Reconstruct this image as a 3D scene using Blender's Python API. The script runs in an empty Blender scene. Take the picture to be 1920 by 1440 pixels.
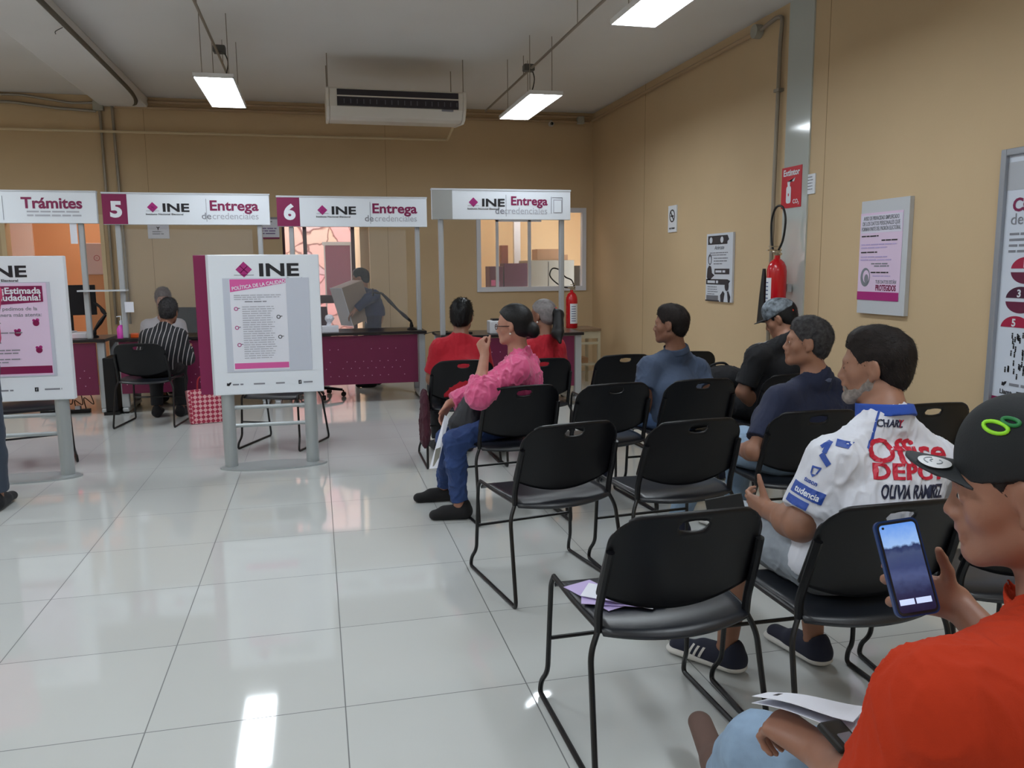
import bpy, bmesh, math, random
import numpy as np
from mathutils import Vector, Matrix, noise
from mathutils.bvhtree import BVHTree
PI = math.pi
sc = bpy.context.scene
col = sc.collection
random.seed(7)

# ---------------------------------------------------------------- camera
FPX, YAW, PITCH, ROLL, CAMH = 1525.2, 0.23353676850266009, 0.14132558317888103, 0.009164129731104375, 1.391
def cam_axes():
    cy, sy, cp, sp = math.cos(YAW), math.sin(YAW), math.cos(PITCH), math.sin(PITCH)
    f = Vector((sy*cp, cy*cp, -sp)); r = Vector((cy, -sy, 0)); d = f.cross(r)
    cr, sr = math.cos(ROLL), math.sin(ROLL)
    return cr*r + sr*d, -sr*r + cr*d, f
CR, CD, CF = cam_axes()
def ray(px, py):
    return CR*((px-960)/FPX) + CD*((py-720)/FPX) + CF
def atD(px, py, dep):                 # point seen at a pixel, at a distance along the view axis
    return ray(px, py)*dep + Vector((0, 0, CAMH))
def atY(px, py, Y):
    d = ray(px, py); return d*(Y/d.y) + Vector((0, 0, CAMH))
def atX(px, py, X):
    d = ray(px, py); return d*(X/d.x) + Vector((0, 0, CAMH))
def atZ(px, py, Z):
    d = ray(px, py); return d*((Z-CAMH)/d.z) + Vector((0, 0, CAMH))
cam = bpy.data.cameras.new('camera'); cam.sensor_width = 36; cam.lens = 36*FPX/1920
cam.clip_start = 0.05
cam_o = bpy.data.objects.new('camera', cam); col.objects.link(cam_o)
cam_o.matrix_world = Matrix((( CR.x, -CD.x, -CF.x, 0), (CR.y, -CD.y, -CF.y, 0), (CR.z, -CD.z, -CF.z, CAMH), (0, 0, 0, 1)))
sc.camera = cam_o

# ---------------------------------------------------------------- light settings
sc.view_settings.view_transform = 'Standard'; sc.view_settings.look = 'None'
sc.view_settings.gamma = 1; sc.view_settings.use_curve_mapping = False
sc.view_settings.exposure = 0.42
PANEL_E = 18.0          # emission of every ceiling panel
ROOM_E = 12.0            # emission of the lamps added to light the rooms behind
sc.cycles.use_denoising = True
sc.cycles.max_bounces = 8; sc.cycles.diffuse_bounces = 5; sc.cycles.glossy_bounces = 4
sc.cycles.transparent_max_bounces = 12; sc.cycles.sample_clamp_indirect = 6
sc.cycles.caustics_reflective = False; sc.cycles.caustics_refractive = False
w = bpy.data.worlds.new('world'); sc.world = w; w.use_nodes = True
w.node_tree.nodes['Background'].inputs[0].default_value = (0.86, 0.92, 1.0, 1)
w.node_tree.nodes['Background'].inputs[1].default_value = 3.6

# ---------------------------------------------------------------- materials
def lin(v):
    v /= 255.0
    return v/12.92 if v <= 0.04045 else ((v+0.055)/1.055)**2.4
def rgb(r, g, b): return (lin(r), lin(g), lin(b), 1)
MATS = {}
def mat(name, c, rough=.5, metal=0, spec=.5, bump=0, bscale=200, mott=0, mscale=3, alpha=1, coat=0, sheen=0, emit=None, es=0, sss=0, trans=0, ior=None, aniso=None):
    if name in MATS: return MATS[name]
    m = bpy.data.materials.new(name); m.use_nodes = True; MATS[name] = m
    nt = m.node_tree; b = nt.nodes['Principled BSDF']; I = b.inputs
    if len(c) == 3: c = rgb(*c)
    I['Base Color'].default_value = c; I['Roughness'].default_value = rough; I['Metallic'].default_value = metal
    I['Specular IOR Level'].default_value = spec
    if coat: I['Coat Weight'].default_value = coat; I['Coat Roughness'].default_value = .08
    if sheen: I['Sheen Weight'].default_value = sheen; I['Sheen Roughness'].default_value = .5
    if alpha < 1: I['Alpha'].default_value = alpha
    if trans: I['Transmission Weight'].default_value = trans
    if ior: I['IOR'].default_value = ior
    if sss:
        I['Subsurface Weight'].default_value = sss; I['Subsurface Radius'].default_value = (1, .35, .2); I['Subsurface Scale'].default_value = .006
    if emit: I['Emission Color'].default_value = emit if len(emit) == 4 else rgb(*emit); I['Emission Strength'].default_value = es
    tc = None
    if bump or mott: tc = nt.nodes.new('ShaderNodeTexCoord')
    if mott:
        n = nt.nodes.new('ShaderNodeTexNoise'); n.inputs['Scale'].default_value = mscale; n.inputs['Detail'].default_value = 5
        nt.links.new(tc.outputs['Object'], n.inputs['Vector'])
        mr = nt.nodes.new('ShaderNodeMapRange'); mr.inputs[1].default_value = .3; mr.inputs[2].default_value = .7
        mr.inputs[3].default_value = 1-mott; mr.inputs[4].default_value = 1+mott*.5
        nt.links.new(n.outputs['Fac'], mr.inputs[0])
        mx = nt.nodes.new('ShaderNodeVectorMath'); mx.operation = 'SCALE'; mx.inputs[0].default_value = c[:3]
        nt.links.new(mr.outputs[0], mx.inputs['Scale']); nt.links.new(mx.outputs[0], I['Base Color'])
    if bump:
        n = nt.nodes.new('ShaderNodeTexNoise'); n.inputs['Scale'].default_value = bscale; n.inputs['Detail'].default_value = 3
        nt.links.new(tc.outputs['Object'], n.inputs['Vector'])
        bp = nt.nodes.new('ShaderNodeBump'); bp.inputs['Strength'].default_value = bump; bp.inputs['Distance'].default_value = .002
        nt.links.new(n.outputs['Fac'], bp.inputs['Height']); nt.links.new(bp.outputs[0], I['Normal'])
    return m

WALL = mat('tan_paint', (205, 180, 144), .62, bump=.25, bscale=60, mott=.05, mscale=1.2, spec=.3)
CEIL = mat('ceiling_paint', (222, 220, 217), .8, bump=.15, bscale=40, mott=.04, mscale=.8)
BLACK_PL = mat('black_plastic', (13, 13, 17), .36, bump=.12, bscale=500, spec=.35)
SEAT_PL = mat('seat_plastic', (26, 29, 36), .34, bump=.12, bscale=500, spec=.6)
BLACK_MT = mat('black_metal', (11, 11, 14), .35, spec=.5)
SILVER = mat('silver_paint', (176, 180, 184), .38, metal=.35)
WHITE = mat('white_lacquer', (226, 232, 240), .35)
WHITE_GR = mat('grey_white_laminate', (196, 200, 206), .4)
MAROON = mat('maroon_laminate', (104, 22, 62), .4, mott=.05, mscale=6)
MAROON_S = mat('maroon_print', (128, 20, 76), .4)
MAGENTA = mat('magenta_print', (168, 34, 120), .5)
PINK_PR = mat('pink_print', (214, 90, 160), .5)
INK = mat('black_ink', (22, 22, 30), .5)
GREY_INK = mat('grey_ink', (130, 132, 142), .6)
PALE_INK = mat('pale_grey_ink', (176, 178, 188), .6)
PAPER = mat('white_paper', (224, 226, 236), .6, bump=.1, bscale=30)
LILAC = mat('lilac_paper', (222, 200, 226), .6)
LAVENDER = mat('lavender_paper', (188, 170, 216), .6)
RED_PR = mat('red_print', (196, 26, 46), .4)
RED_EN = mat('red_enamel', (196, 14, 30), .22, coat=.4)
RUBBER = mat('black_rubber', (18, 18, 18), .5)
BRASS = mat('nickel_fitting', (190, 180, 160), .3, metal=.9)
PIPE = mat('galvanised_pipe', (150, 142, 130), .42, metal=.5)
PIPE_T = mat('tan_painted_pipe', (176, 150, 118), .5)
CREAM_P = mat('cream_pvc', (214, 196, 160), .45)
DARKTOP = mat('black_laminate', (28, 24, 26), .28)
GREYMET = mat('grey_steel', (164, 162, 150), .45)

# floor: polished porcelain, 60 cm tiles with thin grey joints
def tile_mat():
    m = bpy.data.materials.new('polished_floor_tile'); m.use_nodes = True; nt = m.node_tree; b = nt.nodes['Principled BSDF']
    geo = nt.nodes.new('ShaderNodeNewGeometry'); sep = nt.nodes.new('ShaderNodeSeparateXYZ'); nt.links.new(geo.outputs['Position'], sep.inputs[0])
    def math_(op, a, b_=None):
        n = nt.nodes.new('ShaderNodeMath'); n.operation = op
        for i, v in enumerate((a, b_)):
            if v is None: continue
            if isinstance(v, (int, float)): n.inputs[i].default_value = v
            else: nt.links.new(v, n.inputs[i])
        return n.outputs[0]
    lines = []; cells = []
    for ax, off in (('X', -1.76434), ('Y', 2.50379)):
        u = math_('DIVIDE', math_('SUBTRACT', sep.outputs[ax], off-12), .6)
        fr = math_('FRACT', u); cells.append(math_('FLOOR', u))
        d = math_('MINIMUM', fr, math_('SUBTRACT', 1.0, fr))
        lines.append(math_('LESS_THAN', d, .0032))
    ln = math_('MAXIMUM', lines[0], lines[1])
    cb = nt.nodes.new('ShaderNodeCombineXYZ'); nt.links.new(cells[0], cb.inputs[0]); nt.links.new(cells[1], cb.inputs[1])
    wn = nt.nodes.new('ShaderNodeTexWhiteNoise'); wn.noise_dimensions = '3D'; nt.links.new(cb.outputs[0], wn.inputs['Vector'])
    nz = nt.nodes.new('ShaderNodeTexNoise'); nz.inputs['Scale'].default_value = 2.2; nz.inputs['Detail'].default_value = 6
    nt.links.new(geo.outputs['Position'], nz.inputs['Vector'])
    s = math_('ADD', math_('MULTIPLY', wn.outputs['Value'], .04), math_('MULTIPLY', nz.outputs['Fac'], .05))
    s = math_('ADD', s, .945)
    vm = nt.nodes.new('ShaderNodeVectorMath'); vm.operation = 'SCALE'; vm.inputs[0].default_value = rgb(200, 202, 200)[:3]; nt.links.new(s, vm.inputs['Scale'])
    mx = nt.nodes.new('ShaderNodeMix'); mx.data_type = 'RGBA'; nt.links.new(ln, mx.inputs[0]); nt.links.new(vm.outputs[0], mx.inputs[6]); mx.inputs[7].default_value = rgb(104, 106, 106)
    nt.links.new(mx.outputs[2], b.inputs['Base Color'])
    r = math_('ADD', math_('MULTIPLY', ln, .4), .055); nt.links.new(r, b.inputs['Roughness'])
    b.inputs['Specular IOR Level'].default_value = .62
    return m
TILE = tile_mat()

# ---------------------------------------------------------------- mesh helpers
class MB:
    def __init__(s): s.bm = bmesh.new()
    def box(s, x0, y0, z0, x1, y1, z1, bev=0, M=None):
        r = bmesh.ops.create_cube(s.bm, size=1)
        vs = r['verts']
        c = Vector(((x0+x1)/2, (y0+y1)/2, (z0+z1)/2)); d = (abs(x1-x0), abs(y1-y0), abs(z1-z0))
        for v in vs: v.co = Vector((v.co.x*d[0], v.co.y*d[1], v.co.z*d[2])) + c
        if bev:
            es = list({e for v in vs for e in v.link_edges})
            rr = bmesh.ops.bevel(s.bm, geom=es, offset=bev, segments=2, affect='EDGES', profile=.5)
            vs = list({v for f in rr['faces'] for v in f.verts} | {v for v in vs if v.is_valid})
        if M is not None:
            for v in vs: v.co = M @ v.co
        return s
    def tube(s, pts, r, seg=10, caps=True, closed=False):
        pts = [Vector(p) for p in pts]; n = len(pts)
        rad = r if isinstance(r, (list, tuple)) else [r]*n
        rings = []; prev = None
        for i, p in enumerate(pts):
            if closed: t = (pts[(i+1) % n]-pts[i-1])
            else: t = (pts[min(i+1, n-1)]-pts[max(i-1, 0)])
            t.normalize()
            if prev is None:
                a = Vector((0, 0, 1)) if abs(t.z) < .9 else Vector((1, 0, 0)); u = t.cross(a).normalized()
            else: u = (prev - t*prev.dot(t)).normalized()
            prev = u; v = t.cross(u)
            rings.append([s.bm.verts.new(p + (u*math.cos(2*PI*k/seg)+v*math.sin(2*PI*k/seg))*rad[i]) for k in range(seg)])
        m = n if closed else n-1
        for i in range(m):
            A, B = rings[i], rings[(i+1) % n]
            for k in range(seg): s.bm.faces.new((A[k], A[(k+1) % seg], B[(k+1) % seg], B[k]))
        if caps and not closed:
            s.bm.faces.new(rings[0][::-1]); s.bm.faces.new(rings[-1])
        return s
    def lathe(s, prof, c=(0, 0, 0), seg=24, axis='z', M=None):
        rings = []
        for r, h in prof:
            rr = []
            for k in range(seg):
                a = 2*PI*k/seg; q = Vector((r*math.cos(a), r*math.sin(a), h))
                if axis == 'y': q = Vector((q.x, q.z, q.y))
                if axis == 'x': q = Vector((q.z, q.x, q.y))
                if M is not None: q = M @ q
                rr.append(s.bm.verts.new(q + Vector(c)))
            rings.append(rr)
        for i in range(len(rings)-1):
            for k in range(seg): s.bm.faces.new((rings[i][k], rings[i][(k+1) % seg], rings[i+1][(k+1) % seg], rings[i+1][k]))
        s.bm.faces.new(rings[0][::-1]); s.bm.faces.new(rings[-1])
        return s
    def prism(s, poly, a, b, f=None):        # poly of (u,v); f maps (u,v,w)->Vector ; extruded w from a to b
        if f is None: f = lambda u, v, w_: Vector((u, v, w_))
        A = [s.bm.verts.new(f(u, v, a)) for u, v in poly]; B = [s.bm.verts.new(f(u, v, b)) for u, v in poly]
        n = len(poly)
        for i in range(n): s.bm.faces.new((A[i], A[(i+1) % n], B[(i+1) % n], B[i]))
        s.bm.faces.new(A[::-1]); s.bm.faces.new(B)
        return s
    def sphere(s, c, r, M=None, u=16, v=10):
        rr = bmesh.ops.create_uvsphere(s.bm, u_segments=u, v_segments=v, radius=1)
        R = r if isinstance(r, (list, tuple)) else (r, r, r)
        for q in rr['verts']:
            p = Vector((q.co.x*R[0], q.co.y*R[1], q.co.z*R[2]))
            if M is not None: p = M @ p
            q.co = p + Vector(c)
        return s
    def grid(s, fn, nu, nv, thick=0, nfn=None):
        P = [[s.bm.verts.new(fn(i/nu, j/nv)) for j in range(nv+1)] for i in range(nu+1)]
        for i in range(nu):
            for j in range(nv): s.bm.faces.new((P[i][j], P[i+1][j], P[i+1][j+1], P[i][j+1]))
        return s
    def build(s, name, m, parent=None, smooth=False, thick=0, sub=0, bevel=0, offset=-1):
        bmesh.ops.recalc_face_normals(s.bm, faces=s.bm.faces)
        me = bpy.data.meshes.new(name); s.bm.to_mesh(me); s.bm.free()
        if m: me.materials.append(m)
        o = bpy.data.objects.new(name, me); col.objects.link(o)
        if parent is not None: o.parent = parent
        if smooth:
            for p in me.polygons: p.use_smooth = True
            if smooth != 'all':
                me.set_sharp_from_angle(angle=math.radians(42))
        if sub: d = o.modifiers.new('sub', 'SUBSURF'); d.levels = sub; d.render_levels = sub
        if thick: d = o.modifiers.new('sol', 'SOLIDIFY'); d.thickness = thick; d.offset = offset
        if bevel: d = o.modifiers.new('bev', 'BEVEL'); d.width = bevel; d.segments = 2; d.limit_method = 'ANGLE'
        return o
def rounded(w_, h_, r, n=5, cx=0, cy=0):
    out = []
    for sx, sy, a0 in ((1, 1, 0), (-1, 1, 90), (-1, -1, 180), (1, -1, 270)):
        for k in range(n+1):
            a = math.radians(a0+90*k/n); out.append((cx+sx*(w_/2-r)+r*math.cos(a), cy+sy*(h_/2-r)+r*math.sin(a)))
    return out
def bez(pts, n=8):                   # rounds the corners of a path
    pts = [Vector(p) for p in pts]; out = [pts[0]]
    for i in range(1, len(pts)-1):
        a, b, c_ = pts[i-1], pts[i], pts[i+1]
        r = min((a-b).length, (c_-b).length)*.45; r = min(r, .05)
        p = b+(a-b).normalized()*r; q = b+(c_-b).normalized()*r
        for k in range(n+1):
            t = k/n; out.append(p*(1-t)**2+b*2*t*(1-t)+q*t*t)
    out.append(pts[-1]); return out
def catmull(pts, n=8, closed=False):
    pts = [Vector(p) for p in pts]; out = []; N = len(pts)
    rng = range(N) if closed else range(N-1)
    for i in rng:
        if closed: p0, p1, p2, p3 = pts[i-1], pts[i], pts[(i+1) % N], pts[(i+2) % N]
        else: p0, p1, p2, p3 = pts[max(i-1, 0)], pts[i], pts[i+1], pts[min(i+2, N-1)]
        for k in range(n):
            t = k/n; out.append(.5*((2*p1)+(p2-p0)*t+(2*p0-5*p1+4*p2-p3)*t*t+(3*p1-p0-3*p2+p3)*t**3))
    if not closed: out.append(pts[-1])
    return out
def thing(name, label, cat, loc=(0, 0, 0), rotz=0, group=None):
    o = bpy.data.objects.new(name, None); col.objects.link(o); o.empty_display_size = .1
    o.location = loc; o.rotation_euler = (0, 0, rotz); o['label'] = label; o['category'] = cat
    if group: o['group'] = group
    return o
def tag(o, label, cat, group=None):
    o['label'] = label; o['category'] = cat
    if group: o['group'] = group
    return o
def struct(o): o['kind'] = 'structure'; return o
def text_bm(bm, s, size, f, align='LEFT', xs=1.0, bold=0.0, shear=0, depth=.0008, dense=0):
    """letters as real thin solids; f maps (u,v,w) of the flat sheet to space"""
    cu = bpy.data.curves.new('t', 'FONT'); cu.body = s; cu.size = size; cu.align_x = align; cu.offset = bold*size; cu.shear = shear
    cu.extrude = 0; cu.resolution_u = 3 if size < .1 else 4
    o = bpy.data.objects.new('t', cu); col.objects.link(o)
    dg = bpy.context.evaluated_depsgraph_get(); dg.update()
    me = bpy.data.meshes.new_from_object(o.evaluated_get(dg))
    bpy.data.objects.remove(o); bpy.data.curves.remove(cu)
    t = bmesh.new(); t.from_mesh(me); bpy.data.meshes.remove(me)
    if dense:
        for _ in range(6):
            es = [e for e in t.edges if e.calc_length() > dense]
            if not es: break
            bmesh.ops.subdivide_edges(t, edges=es, cuts=1); bmesh.ops.triangulate(t, faces=t.faces)
    vm = {}
    for v in t.verts: vm[v] = (bm.verts.new(f(v.co.x*xs, v.co.y, 0)), bm.verts.new(f(v.co.x*xs, v.co.y, depth)))
    for fc in t.faces:
        try:
            bm.faces.new([vm[v][1] for v in fc.verts]); bm.faces.new([vm[v][0] for v in reversed(fc.verts)])
        except ValueError: pass
    for e in t.edges:
        if len(e.link_faces) == 1:
            a, b = e.verts
            try: bm.faces.new((vm[a][0], vm[b][0], vm[b][1], vm[a][1]))
            except ValueError: pass
    t.free()
class Sheet:
    """a printed flat face: o = corner, u/v = directions on the face, n = outward"""
    def __init__(s, parent, o, u, v, n=None):
        s.p = parent; s.o = Vector(o); s.u = Vector(u).normalized(); s.v = Vector(v).normalized()
        s.n = s.u.cross(s.v) if n is None else Vector(n); s.b = {}
    def f(s, lift): return lambda a, b, c: s.o+s.u*a+s.v*b+s.n*(c+lift)
    def g(s, name, m): return s.b.setdefault((name, m.name), (MB(), m))[0]
    def poly(s, name, m, pts, lift=.001, depth=.001): s.g(name, m).prism(pts, 0, depth, s.f(lift)); return s
    def rect(s, name, m, x0, y0, x1, y1, lift=.001, depth=.001): return s.poly(name, m, [(x0, y0), (x1, y0), (x1, y1), (x0, y1)], lift, depth)
    def disc(s, name, m, x, y, r, lift=.001, depth=.001, n=20, ry=None, a0=0, a1=360):
        pts = [(x+r*math.cos(math.radians(a0+(a1-a0)*k/n)), y+(ry or r)*math.sin(math.radians(a0+(a1-a0)*k/n))) for k in range(n+(0 if a1-a0 == 360 else 1))]
        return s.poly(name, m, pts, lift, depth)
    def ring(s, name, m, x, y, r, r2, lift=.001, ry=1, n=24):
        for k in range(n):
            a, b = 2*PI*k/n, 2*PI*(k+1)/n
            s.poly(name, m, [(x+r2*math.cos(a), y+ry*r2*math.sin(a)), (x+r*math.cos(a), y+ry*r*math.sin(a)), (x+r*math.cos(b), y+ry*r*math.sin(b)), (x+r2*math.cos(b), y+ry*r2*math.sin(b))], lift)
        return s
    def text(s, name, m, st, size, x, y, align='LEFT', xs=1, bold=0, shear=0, lift=.0015, rot=0):
        base = s.f(lift); c, q = math.cos(rot), math.sin(rot)
        text_bm(s.g(name, m).bm, st, size, lambda a, b, d: base(x+a*c-b*q, y+a*q+b*c, d), align, xs, bold, shear); return s
    def lines(s, name, m, x0, x1, y0, n, dy, h, seed=0, right=False):
        rd = random.Random(seed)
        for k in range(n):
            e = (x1-x0)*rd.uniform(0, .18 if k < n-1 else .5); y = y0-k*dy; x = x0; xe = x1-e
            if right: x = x0+e; xe = x1
            while x < xe:
                wv = rd.uniform(2.2, 6)*h*1.6; s.rect(name, m, x, y, min(x+wv, xe), y+h, .0012); x += wv+h*.9
        return s
    def logo(s, x, y, h, white=False, small=True):
        """magenta diamond, wide black letters"""
        lm = MAGENTA if not white else WHITE; tm = INK if not white else WHITE
        d = h*.62; cy = y+h*.5
        for sx, sy in ((0, 1), (1, 0), (0, -1), (-1, 0)):
            q = d*.52; cx_, cy_ = x+d+sx*d*.47, cy+sy*d*.47
            s.poly('logo_diamond', lm, [(cx_, cy_+q), (cx_+q, cy_), (cx_, cy_-q), (cx_-q, cy_)], .0012)
        s.rect('logo_line', GREY_INK if not white else WHITE, x-d*.2, cy-d*.72, x+d*2.2, cy-d*.66, .0012)
        s.text('logo_lettering', tm, 'INE', h*1.36, x+d*2.7, y, xs=1.5, bold=.03)
        if small: s.text('logo_lettering', tm, 'Instituto Nacional Electoral', h*.30, x-d*.3, y-h*.42, xs=1.28, bold=.012)
        return s
    def flush(s):
        for (name, mn), (mb, m) in s.b.items(): mb.build(name, m, s.p)
        s.b = {}
# ================================================================ the setting
BW, RW, CH = 10.45, 3.61, 3.38
LX, FY = -7.0, -4.2
struct(MB().box(LX-.2, FY-.2, -.12, RW+.2, 14.6, 0).build('floor', TILE))
struct(MB().box(LX-.2, FY-.2, CH, RW+.2, BW+.15, CH+.15).build('ceiling', CEIL))
struct(MB().box(RW, FY, 0, RW+.15, BW+.15, CH).build('wall_right', WALL))
struct(MB().box(LX-.15, FY, 0, LX, BW+.15, CH).build('wall_left', WALL))
struct(MB().box(LX, FY-.15, 0, RW, FY, CH).build('wall_front', WALL))
# back wall with a left opening, a glazed door opening and a window
OL0, OL1, OLZ = -3.45, -2.37, 2.05
DR0, DR1, DRZ = -.38, .67, 2.05
WN0, WN1, WNZ0, WNZ1 = 2.03, 3.51, 1.09, 2.17
b = MB(); T = .15
for x0, x1, z0, z1 in ((LX, OL0, 0, CH), (OL0, OL1, OLZ, CH), (OL1, DR0, 0, CH), (DR0, DR1, DRZ, CH), (DR1, WN0, 0, CH), (WN0, WN1, 0, WNZ0), (WN0, WN1, WNZ1, CH), (WN1, RW, 0, CH)):
    b.box(x0, BW, z0, x1, BW+T, z1)
struct(b.build('wall_back', WALL))
PEACH = mat('peach_paint', (226, 168, 122), .6, bump=.2, bscale=60)
PALE = mat('pale_cream_paint', (232, 204, 160), .6, bump=.2, bscale=60)
# rooms behind the back wall
def room(x0, x1, y0, y1, h, m, sides='lrbt'):
    b = MB()
    if 'l' in sides: b.box(x0-.1, y0, 0, x0, y1, h)
    if 'r' in sides: b.box(x1, y0, 0, x1+.1, y1, h)
    if 'b' in sides: b.box(x0-.1, y1, 0, x1+.1, y1+.1, h)
    if 't' in sides: b.box(x0-.1, y0, h, x1+.1, y1+.1, h+.1)
    return b
struct(room(-4.6, -1.95, BW+T+.005, 12.6, 2.7, PEACH).build('wall_office', PEACH))
struct(room(1.45, 4.4, BW+T+.005, 12.9, 2.9, PALE).build('wall_storeroom', PALE))
struct(MB().box(.56, BW+T+.005, 0, .68, 12.2, 2.6).build('wall_passage', WALL))
struct(MB().box(-1.84, BW+T+.005, 0, -1.74, 12.2, 2.6).build('wall_passage_side', WALL))
# beam under the ceiling
struct(MB().box(-2.3, FY, 3.26, -1.8, BW, CH, bev=.012).build('trim_1', CEIL))
# faint panel joints on the walls
for i, (kind, v) in enumerate((('b', -1.86), ('b', .9), ('r', 3.2), ('r', 5.35), ('r', 8.7))):
    b = MB()
    if kind == 'b': b.box(v, BW-.0015, 0, v+.004, BW+.001, CH)
    else: b.box(RW-.0015, v, 0, RW+.001, v+.004, CH)
    struct(b.build('trim_%d' % (i+3), mat('wall_joint', (150, 126, 92), .7)))
# enamelled grey column face in the right wall
COLM = mat('grey_enamel_column', (184, 190, 186), .1, spec=.55, coat=.3)
struct(MB().box(RW-.012, 5.535, 0, RW+.02, 5.86, CH).build('trim_2', COLM))
# window frame in the back wall
FR = mat('white_window_frame', (222, 226, 236), .35)
b = MB(); y0, y1 = BW-.03, BW+.05
for x0, z0, x1, z1 in ((WN0, WNZ0, WN0+.055, WNZ1), (WN1-.055, WNZ0, WN1, WNZ1), (WN0+.055, WNZ0, WN1-.055, WNZ0+.06), (WN0+.055, WNZ1-.06, WN1-.055, WNZ1)):
    b.box(x0, y0, z0, x1, y1, z1)
wf = struct(b.build('window_1', FR))
b = MB()
b.box(2.29, BW, WNZ0+.06, 2.325, BW+.03, WNZ1-.15); b.box(2.72, BW, WNZ0+.06, 2.76, BW+.03, WNZ1-.15)
b.box(2.29, BW, WNZ1-.18, 2.9, BW+.03, WNZ1-.14)
b.build('window_sash', FR, wf)
GLASS = mat('clear_glass', (235, 240, 240), .03, alpha=.1, spec=.6)
MB().box(WN0+.05, BW+.034, WNZ0+.05, WN1-.05, BW+.038, WNZ1-.05).build('window_pane', GLASS, wf)
struct(MB().box(2.98, 12.3, 0, 3.08, 12.38, 2.6).build('trim_8', FR))
# glazed door opening: dark metal frame
DKFR = mat('dark_maroon_frame', (62, 22, 30), .4)
b = MB()
b.box(DR0, BW+.02, DRZ-.06, .49, BW+.1, DRZ); b.box(.445, BW+.02, 0, .49, BW+.1, DRZ-.06)
b.box(-.135, BW+.02, 0, -.09, BW+.1, DRZ-.06); b.box(DR0, BW+.02, 0, DR0+.03, BW+.1, DRZ-.06)
b.box(DR0, BW+.02, .98, .49, BW+.09, 1.08)
d1 = struct(b.build('door_1', DKFR))
MB().box(DR0+.02, BW+.05, 0.02, .45, BW+.056, DRZ-.05).build('door_pane', GLASS, d1)
b = MB()
b.box(OL0, BW-.01, 0, OL0+.05, BW+T, OLZ); b.box(OL1-.045, BW-.01, 0, OL1, BW+T, OLZ); b.box(OL0+.05, BW-.01, OLZ-.05, OL1-.045, BW+T, OLZ)
struct(b.build('door_2', mat('cream_frame', (222, 200, 160), .5)))
# stone wall outside the door
def stone_mat():
    m = bpy.data.materials.new('pink_rubble_stone'); m.use_nodes = True; nt = m.node_tree; b = nt.nodes['Principled BSDF']; b.inputs['Roughness'].default_value = .9
    g = nt.nodes.new('ShaderNodeTexCoord')
    v = nt.nodes.new('ShaderNodeTexVoronoi'); v.feature = 'DISTANCE_TO_EDGE'; v.inputs['Scale'].default_value = 3.6
    v2 = nt.nodes.new('ShaderNodeTexVoronoi'); v2.inputs['Scale'].default_value = 3.6
    ns = nt.nodes.new('ShaderNodeTexNoise'); ns.inputs['Scale'].default_value = 5; ns.inputs['Detail'].default_value = 4
    mx = nt.nodes.new('ShaderNodeMix'); mx.data_type = 'RGBA'; mx.inputs[0].default_value = .12
    nt.links.new(g.outputs['Object'], ns.inputs['Vector']); nt.links.new(g.outputs['Object'], mx.inputs[6]); nt.links.new(ns.outputs['Color'], mx.inputs[7])
    nt.links.new(mx.outputs[2], v.inputs['Vector']); nt.links.new(mx.outputs[2], v2.inputs['Vector'])
    r = nt.nodes.new('ShaderNodeValToRGB'); r.color_ramp.elements[0].position = .015; r.color_ramp.elements[1].position = .05
    r.color_ramp.elements[0].color = rgb(150, 100, 96); r.color_ramp.elements[1].color = rgb(236, 190, 184)
    nt.links.new(v.outputs['Distance'], r.inputs[0])
    m2 = nt.nodes.new('ShaderNodeMix'); m2.data_type = 'RGBA'; m2.blend_type = 'MULTIPLY'; m2.inputs[0].default_value = .22
    nt.links.new(r.outputs[0], m2.inputs[6]); nt.links.new(v2.outputs['Color'], m2.inputs[7]); nt.links.new(m2.outputs[2], b.inputs['Base Color'])
    bp = nt.nodes.new('ShaderNodeBump'); bp.inputs['Strength'].default_value = .5; nt.links.new(r.outputs[0], bp.inputs['Height']); nt.links.new(bp.outputs[0], b.inputs['Normal'])
    return m
struct(MB().box(-1.9, 13.6, 0, 1.3, 13.85, 3.4).build('wall_stone', stone_mat()))

# ---------------------------------------------------------------- conduits and pipes
def pipe(name, pts, r, m, label, cat='pipe', clamp=None, group=None):
    o = tag(MB().tube(pts, r, 8).build(name, m, None, smooth=True), label, cat, group)
    return o
pipe('wall_conduit', [(-1.9, BW-.03, 3.325), (2, BW-.03, 3.325), (RW-.03, BW-.03, 3.325)], .016, PIPE_T, 'tan conduit running along the top of the back wall just below the ceiling')
pipe('wall_conduit', [(-2.15, BW-.03, 3.26), (RW-.06, BW-.03, 3.26)], .018, PIPE_T, 'tan conduit on the back wall, the lower of the pair under the ceiling')
pipe('wall_conduit', bez([(-7, BW-.04, 3.27), (-3.2, BW-.04, 3.27), (-2.75, BW-.04, 3.22), (-2.35, BW-.04, 3.2)]), .016, PIPE, 'grey conduit bending down to the left junction box from the left edge')
pipe('wall_conduit', bez([(-7, BW-.04, 3.35), (-3.1, BW-.04, 3.35), (-2.6, BW-.04, 3.28), (-2.15, BW-.04, 3.3)]), .014, PIPE, 'thin grey conduit nearest the ceiling at the far left of the back wall')
pipe('drop_conduit', [(-2.31, BW-.03, 3.2), (-2.31, BW-.03, .78)], .016, PIPE, 'left of the two galvanised conduits dropping down the back wall')
pipe('drop_conduit', [(-2.18, BW-.03, 3.28), (-2.16, BW-.03, 1.6), (-2.16, BW-.03, .78)], .016, PIPE, 'right of the two galvanised conduits dropping down the back wall')
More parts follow.
